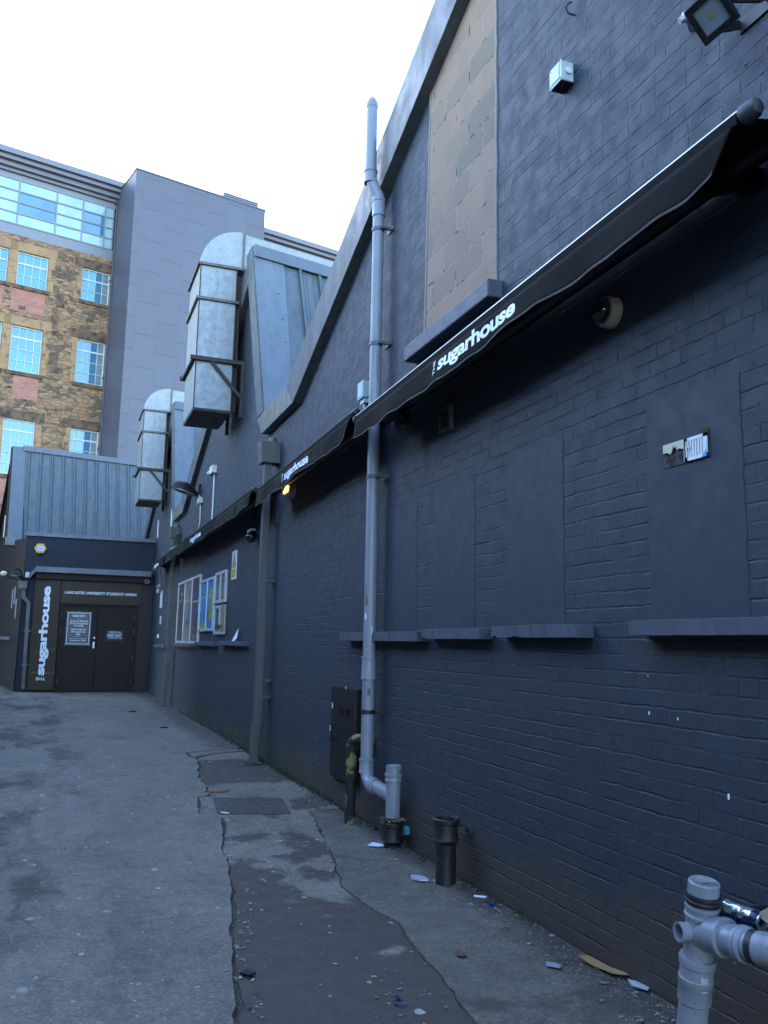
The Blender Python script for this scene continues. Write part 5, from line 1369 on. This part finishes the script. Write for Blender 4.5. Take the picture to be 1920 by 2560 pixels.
# poster cases
CLR = {}
def clr(k, c, r=.4):
    if k not in CLR: CLR[k] = plain('print_' + k, tuple(q * .7 for q in c), r, var=.18, vs=9, bump=0)
    return CLR[k]
def poster_case(y0, y1, z0, z1, splits, label, art, x0=.05, fr=.038):
    t = thing('poster_case', label, 'poster case', (W, (y0 + y1) / 2, z0), 0, 'aluminium poster cases on the wall')
    obj('back', MB().box((W - x0 + .014, y0 + .01, z0 + .01), (W - .001, y1 - .01, z1 - .01)), M['alu_dull'], t)
    f = MB()
    ys = [y0] + splits + [y1]
    for i, y in enumerate(ys):
        lo = y if i == 0 else (y - fr if i == len(ys) - 1 else y - fr / 2)
        f.box((W - x0 - .006, lo, z0), (W - x0 + .03, lo + fr, z1))
    for a, b in zip(ys[:-1], ys[1:]):
        la = a + (fr if a == y0 else fr / 2) + .0004; lb = b - (fr if b == y1 else fr / 2) - .0004
        f.box((W - x0 - .005, la, z0), (W - x0 + .03, lb, z0 + .055)); f.box((W - x0 - .005, la, z1 - .055), (W - x0 + .03, lb, z1))
    obj('frame', f, M['alu'], t, .004)
    # sheets, listed from the far panel to the near one
    pan = list(zip(ys[:-1], ys[1:]))[::-1]
    for (a, b), items in zip(pan, art):
        m, mats = MB(), []
        lay = 0
        for it in items:
            key, c, pts = it
            mt = clr(key, c)
            if mt not in mats: mats.append(mt)
            xx = W - x0 + .012 - lay * .0006; lay += 1
            m.prism([(xx, b - .02 - (b - a - .04) * u, z0 + .05 + (z1 - z0 - .1) * v) for u, v in pts], (.0005, 0, 0), mats.index(mt))
        obj('poster', m, mats, t)
    return t
def rc(u0, u1, v0, v1): return [(u0, v0), (u1, v0), (u1, v1), (u0, v1)]
def disc(u, v, ru, rv, n=18): return [(u + ru * math.cos(2 * math.pi * i / n), v + rv * math.sin(2 * math.pi * i / n)) for i in range(n)]
lst = [('dkbrown', (.045, .040, .036), rc(0, 1, 0, 1)), ('wht', (.45, .48, .5), rc(.42, .68, .79, .84)), ('wht', (.45, .48, .5), rc(.25, .5, .68, .715))]
for i in range(15): lst.append(('tan', (.14, .11, .08), rc(.2, random.uniform(.6, .85), .06 + i * .038, .075 + i * .038)))
ice = [('greyblue', (.16, .20, .23), rc(0, 1, 0, 1)), ('pale', (.27, .31, .33), disc(.3, .55, .22, .3)), ('pale2', (.22, .27, .31), disc(.75, .8, .2, .15)), ('cone', (.24, .19, .07), [(.45, .85), (.75, .85), (.9, .62), (.62, .44), (.35, .62)]), ('tip', (.40, .14, .08), disc(.6, .83, .12, .05)),
       ('dk', (.05, .06, .08), [(.6, .44), (.66, .44), (.62, .3), (.6, .3)]), ('red', (.33, .07, .055), disc(.55, .285, .36, .05)), ('pot', (.24, .26, .25), disc(.5, .16, .42, .12)), ('pale3', (.30, .32, .32), rc(.1, .9, .02, .09)), ('wht', (.45, .48, .5), rc(.1, .9, .655, .685))]
prp = [('plum', (.055, .040, .060), rc(0, 1, 0, 1)), ('navy', (.035, .06, .15), disc(.5, .72, .3, .07)), ('wht', (.45, .48, .5), rc(.15, .85, .61, .645)), ('purple', (.11, .055, .15), rc(.1, .8, .42, .55)), ('wine', (.13, .045, .075), rc(.1, .8, .30, .36)), ('brown', (.13, .09, .07), rc(.2, .8, .17, .24)), ('sand', (.22, .17, .14), disc(.5, .07, .3, .05))]
poster_case(17.95, 21.35, 1.525, 2.96, [19.05, 20.2], 'tall three panel aluminium poster case holding dark and ice cream posters', [lst, ice, prp])
blu = [('azure', (.02, .22, .50), rc(0, 1, 0, 1)), ('sky', (.04, .30, .55), rc(.0, 1, .35, .7)), ('lime', (.34, .42, .04), disc(.5, .02, .42, .10)), ('lime', (.34, .42, .04), disc(.6, .80, .2, .04)), ('wht', (.45, .48, .5), rc(.42, .5, .12, .3)), ('wht', (.45, .48, .5), rc(.1, .9, .655, .685))]
yel = [('azure', (.02, .22, .50), rc(0, 1, 0, 1)), ('ylw', (.38, .42, .05), rc(.35, 1, .18, .83)), ('lime2', (.25, .36, .05), rc(.35, .8, .35, .6)), ('violet', (.10, .06, .20), rc(.05, .35, .18, .40)), ('wht', (.45, .48, .5), rc(.1, .9, .655, .685))]
poster_case(16.20, 17.86, 1.775, 2.80, [17.0], 'two panel aluminium poster case holding bright blue and yellow posters', [blu, yel])
gr = [('greengrey', (.10, .14, .14), rc(0, 1, 0, 1)), ('greenpale', (.17, .22, .19), [(0.1, .2), (.8, .1), (.9, .8), (.3, .9)]), ('dkgreen', (.05, .10, .08), disc(.5, .7, .25, .1))]
poster_case(15.04, 16.10, 2.27, 2.84, [15.55], 'small upper poster case with faded green sheets, nearest to the warning sign', [gr, gr])
dm = [('dkgreen', (.035, .045, .045), rc(0, 1, 0, 1)), ('lime3', (.15, .2, .05), rc(.2, .7, .03, .09))]
dm2 = [('palegrey', (.30, .34, .37), rc(0, 1, 0, 1)), ('whitepaper', (.55, .60, .65), [(.1, .35), (.6, .3), (.75, .9), (.2, .95)]), ('blackhole', (.012, .012, .015), [(.55, .35), (.95, .3), (.9, .75), (.65, .8), (.5, .6)]), ('palegreen', (.30, .38, .33), rc(.05, .5, .02, .3))]
t = poster_case(15.06, 16.02, 1.71, 2.23, [15.5], 'broken lower poster case with torn white paper and black tape across its corner', [dm, dm2])
obj('tape', MB().box((W - .095, 14.98, 1.815), (W - .0905, 15.62, 1.875)), M['rubber'], t)
obj('splinter', MB().box((W - .1, 15.03, 1.75), (W - .04, 15.055, 2.22)), plain('bare_wood', (.30, .20, .13), .8), t)
single('paper_scrap', MB().prism([(W - .10, 13.95, 1.60), (W - .10, 13.72, 1.60), (W - .06, 13.74, 1.66), (W - .03, 13.78, 1.80), (W - .05, 13.86, 1.71)], (.004, 0, .001)), M['white'], 'white torn paper scrap standing on the sill near the broken poster case', 'paper', (W - .07, 13.85, 1.60))
# small plates at the far end of the wall
def plate(y0, y1, z0, z1, label, rows):
    t = thing('wall_notice', label, 'notice', (W, (y0 + y1) / 2, z0), 0, 'white notices beside the entrance')
    obj('board', MB().box((W - .012, y0, z0), (W - .001, y1, z1)), M['white'] if rows else M['letter'], t)
    pm = MB()
    for i in range(rows):
        z = z1 - (z1 - z0) * (i + .6) / (rows + .2)
        pm.box((W - .0135, y0 + .04, z - .010), (W - .0125, y1 - random.uniform(.06, .16), z + .010))
    if rows: obj('print', pm, M['pvc_dark'], t)
plate(25.10, 25.62, 2.50, 2.98, 'tallest narrow white notice beside the entrance doors', 7)
plate(25.12, 25.42, 2.03, 2.26, 'middle sized white notice with dark lines of print beside the entrance', 5)
plate(25.5, 25.86, 1.64, 1.75, 'blank small white plate just above the farthest sill', 0)

# entrance lettering boards
YB = 27.55
t = thing('vertical_sign', 'tall dark board with large white vertical lettering left of the doors', 'sign', (-.34, YB, .05))
obj('board', MB().box((-.69, YB, .07), (.03, YB + .05, 3.305)), M['boardpaint'], t, .004)
lm = MB()
text_into(lm, 'sugarhouse', (-.175, YB - .003, .49), (0, 0, 1), (-1, 0, 0), w=2.62, h=.315, off=.035, spacing=.93)
lm2 = MB()
text_into(lm2, 'THE', (-.215, YB - .003, .435), (-1, 0, 0), (0, 0, -1), w=.255, h=.085, off=.02)
obj('lettering', lm, M['letter'], t); obj('lettering', lm2, M['letter'], t)
scr = MB()
for i in range(22):
    xx, zz = random.uniform(-.66, 0), random.choice((.56, .57, .58, 1.2, 1.25)) + random.uniform(-.03, .03)
    scr.box((xx, YB - .0012, zz), (xx + random.uniform(.01, .06), YB - .0003, zz + random.uniform(.003, .009)))
obj('scratch', scr, M['alu_dull'], t, split=True)
t = thing('header_sign', 'dark board above the doors lettered LANCASTER UNIVERSITY STUDENTS\' UNION', 'sign', (1.2, YB, 2.61))
obj('board', MB().box((.04, YB, 2.612), (2.36, YB + .05, 3.305)), M['boardpaint'], t, .004)
lm = MB(); text_into(lm, "LANCASTER UNIVERSITY STUDENTS' UNION", (.155, YB - .003, 2.905), (1, 0, 0), (0, 0, 1), w=2.07, h=.085, off=.018)
obj('lettering', lm, M['letter'], t)
YN = 27.585
t = thing('door_notice', 'framed blue grey PLEASE NOTE notice on the left door', 'notice', (.61, YN, 1.39))
obj('board', MB().box((.255, YN, 1.375), (.965, YN + .012, 2.385)), plain('slate_blue_board', (.040, .055, .070), .4, var=.12, bump=0), t, .003)
lm = MB()
for a, b in (((.285, 2.335), (.935, 2.350)), ((.285, 1.415), (.935, 1.430)), ((.285, 1.4305), (.300, 2.3345)), ((.920, 1.4305), (.935, 2.3345))):
    lm.box((a[0], YN - .003, a[1]), (b[0], YN - .0005, b[1]))
for s, z, wd, hh in (('PLEASE NOTE :', 2.225, .37, .062), ('OUTSIDE OF OPERATING', 2.075, .50, .048), ('HOURS THIS BUILDING IS', 2.005, .52, .048), ('STILL IN USE.', 1.935, .28, .048), ('FIRE EXITS MUST BE', 1.825, .42, .048), ('KEPT CLEAR AT ALL', 1.755, .40, .048), ('TIMES.', 1.685, .13, .048), ('THANK YOU FOR YOUR COOPERATION', 1.565, .46, .022), ('- sugarhouse Team', 1.495, .46, .045)):
    text_into(lm, s, (.61, YN - .003, z), (1, 0, 0), (0, 0, 1), w=wd, h=hh, off=.02, center=True)
lm.box((.53, YN - .003, 2.165), (.69, YN - .001, 2.170)).box((.50, YN - .003, 1.645), (.68, YN - .001, 1.650))
obj('lettering', lm, M['letter'], t)
st = MB()
for xx in (.262, .61, .957):
    for zz in (1.385, 2.375): st.lathe((xx, YN, zz), (0, -1, 0), [(0, .012), (.006, .010), (.008, 0)], 10)
for zz in (1.88,):
    for xx in (.262, .957): st.lathe((xx, YN, zz), (0, -1, 0), [(0, .012), (.006, .010), (.008, 0)], 10)
obj('stud', st, M['alu'], t, split=True)
t = thing('fire_exit_sign', 'small black FIRE EXIT sign with white lettering on the right door', 'sign', (1.67, YN, 1.52))
obj('board', MB().box((1.40, YN + .003, 1.50), (1.94, YN + .013, 1.86)), M['black'], t, .003)
lm = MB()
text_into(lm, 'sugarhouse', (1.67, YN, 1.775), (1, 0, 0), (0, 0, 1), w=.35, h=.045, off=.03, center=True)
text_into(lm, 'FIRE EXIT', (1.67, YN, 1.645), (1, 0, 0), (0, 0, 1), w=.42, h=.085, off=.012, center=True)
text_into(lm, 'PLEASE KEEP CLEAR AT ALL TIMES', (1.67, YN, 1.595), (1, 0, 0), (0, 0, 1), w=.43, h=.020, off=.01, center=True)
lm.box((1.455, YN - .002, 1.752), (1.885, YN, 1.757)).box((1.455, YN - .002, 1.625), (1.885, YN, 1.629))
obj('lettering', lm, M['letter'], t)
# hexagonal alarm box
t = thing('alarm_box', 'hexagonal orange alarm bell box with blue white label on the entrance block', 'alarm box', (-.63, YE, 4.07))
def hexpts(r, rz, y): return [(-.63 + r * math.cos(i * math.pi / 3), y, 4.235 + rz * math.sin(i * math.pi / 3)) for i in range(6)]
obj('body', MB().hexa(hexpts(.185, .175, YE - .001), hexpts(.172, .162, YE - .085)), M['orange'], t, .008)
obj('label_plate', MB().box((-.705, YE - .088, 4.165), (-.535, YE - .0855, 4.30)), plain('blue_white_label', (.45, .56, .78), .5, var=.1), t)
lm = MB(); text_into(lm, 'ADT', (-.685, YE - .091, 4.205), (1, 0, 0), (0, 0, 1), w=.125, h=.055, off=.03)
obj('lettering', lm, M['blue_v'], t)
obj('strobe', MB().box((-.715, YE - .07, 4.045), (-.545, YE - .01, 4.075)), M['black'], t, .01)

# ------------------------------------------------------------------ litter
def flat(name, label, cat, pts, z, mat, th=.002, curl=.0, group=None):
    cx_ = sum(p[0] for p in pts) / len(pts); cy_ = sum(p[1] for p in pts) / len(pts)
    mb = MB().hexa([(x, y, z + curl * ((x - cx_) ** 2 + (y - cy_) ** 2) ** .5) for x, y in pts], [(x, y, z + th + curl * ((x - cx_) ** 2 + (y - cy_) ** 2) ** .5) for x, y in pts])
    return single(name, mb, mat, label, cat, (cx_, cy_, z), 0, group)
flat('paper_sheet', 'pale blue white folded paper lying by the first cast iron stub', 'paper', [(2.44, 6.74), (2.50, 6.70), (2.57, 6.68), (2.575, 6.76), (2.52, 6.83)], 0.0, plain('pale_paper', (.55, .66, .80), .6, var=.06, bump=0), .003, .10)
flat('cardboard_strip', 'brown torn cardboard strip lying at the foot of the wall', 'cardboard', [(2.64, 4.06), (2.655, 3.96), (2.685, 3.82), (2.735, 3.76), (2.745, 3.80), (2.735, 3.92), (2.70, 4.05)], .002, plain('brown_card', (.27, .165, .07), .85, var=.2, vs=15), .004, .14)
flat('wrapper', 'crinkled clear wrapper beside the cardboard strip', 'wrapper', [(2.69, 3.68), (2.72, 3.60), (2.745, 3.62), (2.742, 3.71), (2.71, 3.74)], .004, M['alu'], .006, .12)
flat('wrapper', 'small pale wrapper scrap lying on the gritty margin left of the cardboard', 'wrapper', [(2.44, 4.04), (2.48, 3.98), (2.51, 4.01), (2.50, 4.06), (2.46, 4.08)], 0.0, M['alu_dull'], .004, .15)
flat('plastic_scrap', 'crumpled translucent plastic scrap just left of the open iron stub', 'plastic scrap', [(2.40, 5.72), (2.44, 5.66), (2.49, 5.64), (2.50, 5.73), (2.46, 5.78), (2.42, 5.79)], 0.0, M['alu'], .012, .12)
single('bottle_cap', MB().lathe((2.24, 7.40, -.003), (0, 0, 1), [(0, .018), (.012, .018), (.014, .014), (.014, 0)], 14), plain('deep_blue_cap', (.012, .016, .16), .35), 'dark blue bottle cap on the paving near the first iron stub', 'bottle cap', (2.24, 7.40, -.003))
single('bottle_cap', MB().lathe((2.665, 5.05, -.003), (0, 0, 1), [(0, .020), (.014, .020), (.016, .016), (.016, 0)], 14), plain('deep_blue_cap', (.012, .016, .16), .35), 'dark blue bottle cap at the wall foot nearer than the open iron stub', 'bottle cap', (2.665, 5.05, -.003))
flat('leaf', 'single red brown dead leaf on the gritty margin', 'leaf', [(2.06, 4.31), (2.085, 4.28), (2.12, 4.29), (2.125, 4.33), (2.09, 4.36)], 0.0, plain('red_brown_leaf', (.11, .045, .03), .8), .003, .2)
flat('wood_splinter', 'orange brown wood splinter lying above the manhole cover', 'splinter', [(1.64, 9.66), (1.66, 9.58), (1.78, 9.56), (1.88, 9.60), (1.80, 9.63), (1.70, 9.68)], -.01, plain('orange_wood', (.25, .11, .05), .8, var=.3, vs=20), .012, .03)
single('cigarette_end', MB().tube([(1.575, 8.40, .004), (1.63, 8.335, .004)], .006, 8), M['letter'], 'white cigarette end beside the near edge of the manhole cover', 'cigarette end', (1.60, 8.37, 0))
single('cigarette_end', MB().tube([(2.64, 5.25, .004), (2.70, 5.20, .006)], .007, 8), M['letter'], 'white cigarette end at the wall foot right of the open iron stub', 'cigarette end', (2.67, 5.22, 0))
rb = MB()
for i in range(5):
    g = i * 1.3
    rb.tube([(1.57 + .02 * math.sin(g), 3.93 - .03 * i + .02 * math.cos(g + k), -.009 + .008 * abs(math.sin(k * 1.9 + g))) if False else (1.575 + .025 * math.sin(g + k), 3.95 - .022 * i - .012 * k, -.010 + .010 * abs(math.sin(k * 1.7 + g))) for k in range(4)], .003, 5)
single('ribbon_scrap', rb, plain('purple_foil', (.07, .02, .12), .3, .4), 'curled purple foil ribbon on the damp strip at the bottom', 'ribbon', (1.58, 3.9, -.014))
flat('leaf', 'black leaf scrap in the crack at the bottom of the alley', 'leaf', [(.955, 4.43), (.99, 4.38), (1.03, 4.40), (1.0, 4.46)], -.010, M['black'], .01, .1)
single('stone_chip', MB().obox((1.71, 20.2, .01), (V((.06, .02, 0)), V((-.02, .05, 0)), V((0, 0, .012)))), M['black'], 'small black lump on the asphalt in the middle distance, farther of the two', 'stone', (1.71, 20.2, 0), .004)
single('stone_chip', MB().obox((1.97, 16.5, .01), (V((.05, .02, 0)), V((-.02, .05, 0)), V((0, 0, .012)))), M['black'], 'small black lump on the asphalt in the middle distance, nearer of the two', 'stone', (1.97, 16.5, 0), .004)

def inside_road(x, y):
    for (xa, ya), (xb, yb) in zip(e1[:-1], e1[1:]):
        if min(ya, yb) <= y <= max(ya, yb): return x < xa + .01
    return False
lt = MB(); rng = random.Random(11)
for i in range(620):
    y = 3.3 + 12 * rng.random() ** 1.6
    u = rng.random()
    if u < .35: x = rng.uniform(1.0 + .04 * y, 2.72)
    elif u < .62: x = rng.uniform(2.35, 2.74)
    elif u < .85:                                   # gathered in the crack
        j = min(range(len(e1)), key=lambda q: abs(e1[q][1] - y)); x = e1[j][0] + rng.uniform(.01, .13) ** 1.0
    else: x = rng.uniform(-2.0, 1.4)
    z = .001 if inside_road(x, y) or x > 2.42 else -.012
    s = rng.uniform(.004, .015) * (1 if rng.random() < .9 else 1.6)
    g = rng.uniform(0, 6.28); k = rng.uniform(.3, .8)
    n = rng.randint(4, 6)
    pts = [(x + s * math.cos(2 * math.pi * q / n) * math.cos(g) * rng.uniform(.7, 1.2) - s * k * math.sin(2 * math.pi * q / n) * math.sin(g), y + s * math.cos(2 * math.pi * q / n) * math.sin(g) + s * k * math.sin(2 * math.pi * q / n) * math.cos(g) * rng.uniform(.7, 1.2), z + rng.uniform(0, .005)) for q in range(n)]
    m_ = rng.choice((0, 0, 0, 1, 1, 2, 2, 3))
    lt.prism(pts, (0, 0, .003), m_)
o = obj('litter', lt, [plain('pale_flake', (.24, .23, .21), .8, var=.3, vs=40), plain('dead_leaf', (.17, .13, .09), .9, var=.3, vs=40), plain('chewed_paper', (.30, .29, .27), .8, var=.2, vs=40), plain('dark_leaf', (.055, .042, .033), .9, var=.3, vs=40)])
o['kind'] = 'stuff'; o['label'] = 'small scattered litter flakes and dead leaf scraps on the paving'; o['category'] = 'litter'
gv = MB()
for i in range(2600):
    y = 2.9 + 9.5 * rng.random() ** 1.4
    x = 2.74 - abs(rng.gauss(0, .11 if rng.random() < .7 else .25))
    if x < 2.0 + .03 * y: continue
    s = rng.uniform(.002, .008)
    c = V((x, y, -.002 + s * .3))
    a = V((rng.uniform(-1, 1), rng.uniform(-1, 1), rng.uniform(-.5, .5))).normalized() * s; b = a.cross(V((0, 0, 1))).normalized() * s * rng.uniform(.5, 1)
    d = V((0, 0, s * rng.uniform(.4, .8)))
    i0 = len(gv.v); gv.v += [c + a, c + b, c - a, c - b, c + d, c - d]
    mm = rng.choice((0, 0, 1, 2))
    for q in range(4):
        gv.f.append([i0 + q, i0 + (q + 1) % 4, i0 + 4]); gv.m.append(mm); gv.sm.append(False)
o = obj('gravel', gv, [plain('grit_grey', (.16, .16, .155), .9, var=.3, vs=60), plain('grit_dark', (.06, .055, .05), .9, var=.3, vs=60), plain('grit_pale', (.27, .27, .26), .9, var=.2, vs=60)])
o['kind'] = 'stuff'; o['label'] = 'loose grit and gravel gathered along the foot of the painted wall'; o['category'] = 'gravel'
ms = MB()
for i in range(1500):
    u = rng.random()
    y = rng.gauss(10.6, 1.5) if u < .65 else (rng.uniform(4.6, 7.6) if u < .8 else rng.uniform(13, 20))
    x = 2.745 - abs(rng.gauss(0, .035)); z = abs(rng.gauss(0, .012))
    h_ = rng.uniform(.006, .03); g = rng.uniform(0, 6.28); wv = h_ * .5
    ms.face([(x - wv * math.cos(g), y - wv * math.sin(g), z), (x + wv * math.cos(g), y + wv * math.sin(g), z), (x + rng.uniform(-.01, .004), y + rng.uniform(-.01, .01), z + h_)], rng.choice((0, 1)))
o = obj('moss', ms, [plain('moss_green', (.035, .050, .014), .95, var=.4, vs=50), plain('moss_brown', (.055, .048, .022), .95, var=.4, vs=50)])
o['kind'] = 'stuff'; o['label'] = 'dark green moss and weeds growing along the foot of the wall'; o['category'] = 'moss'
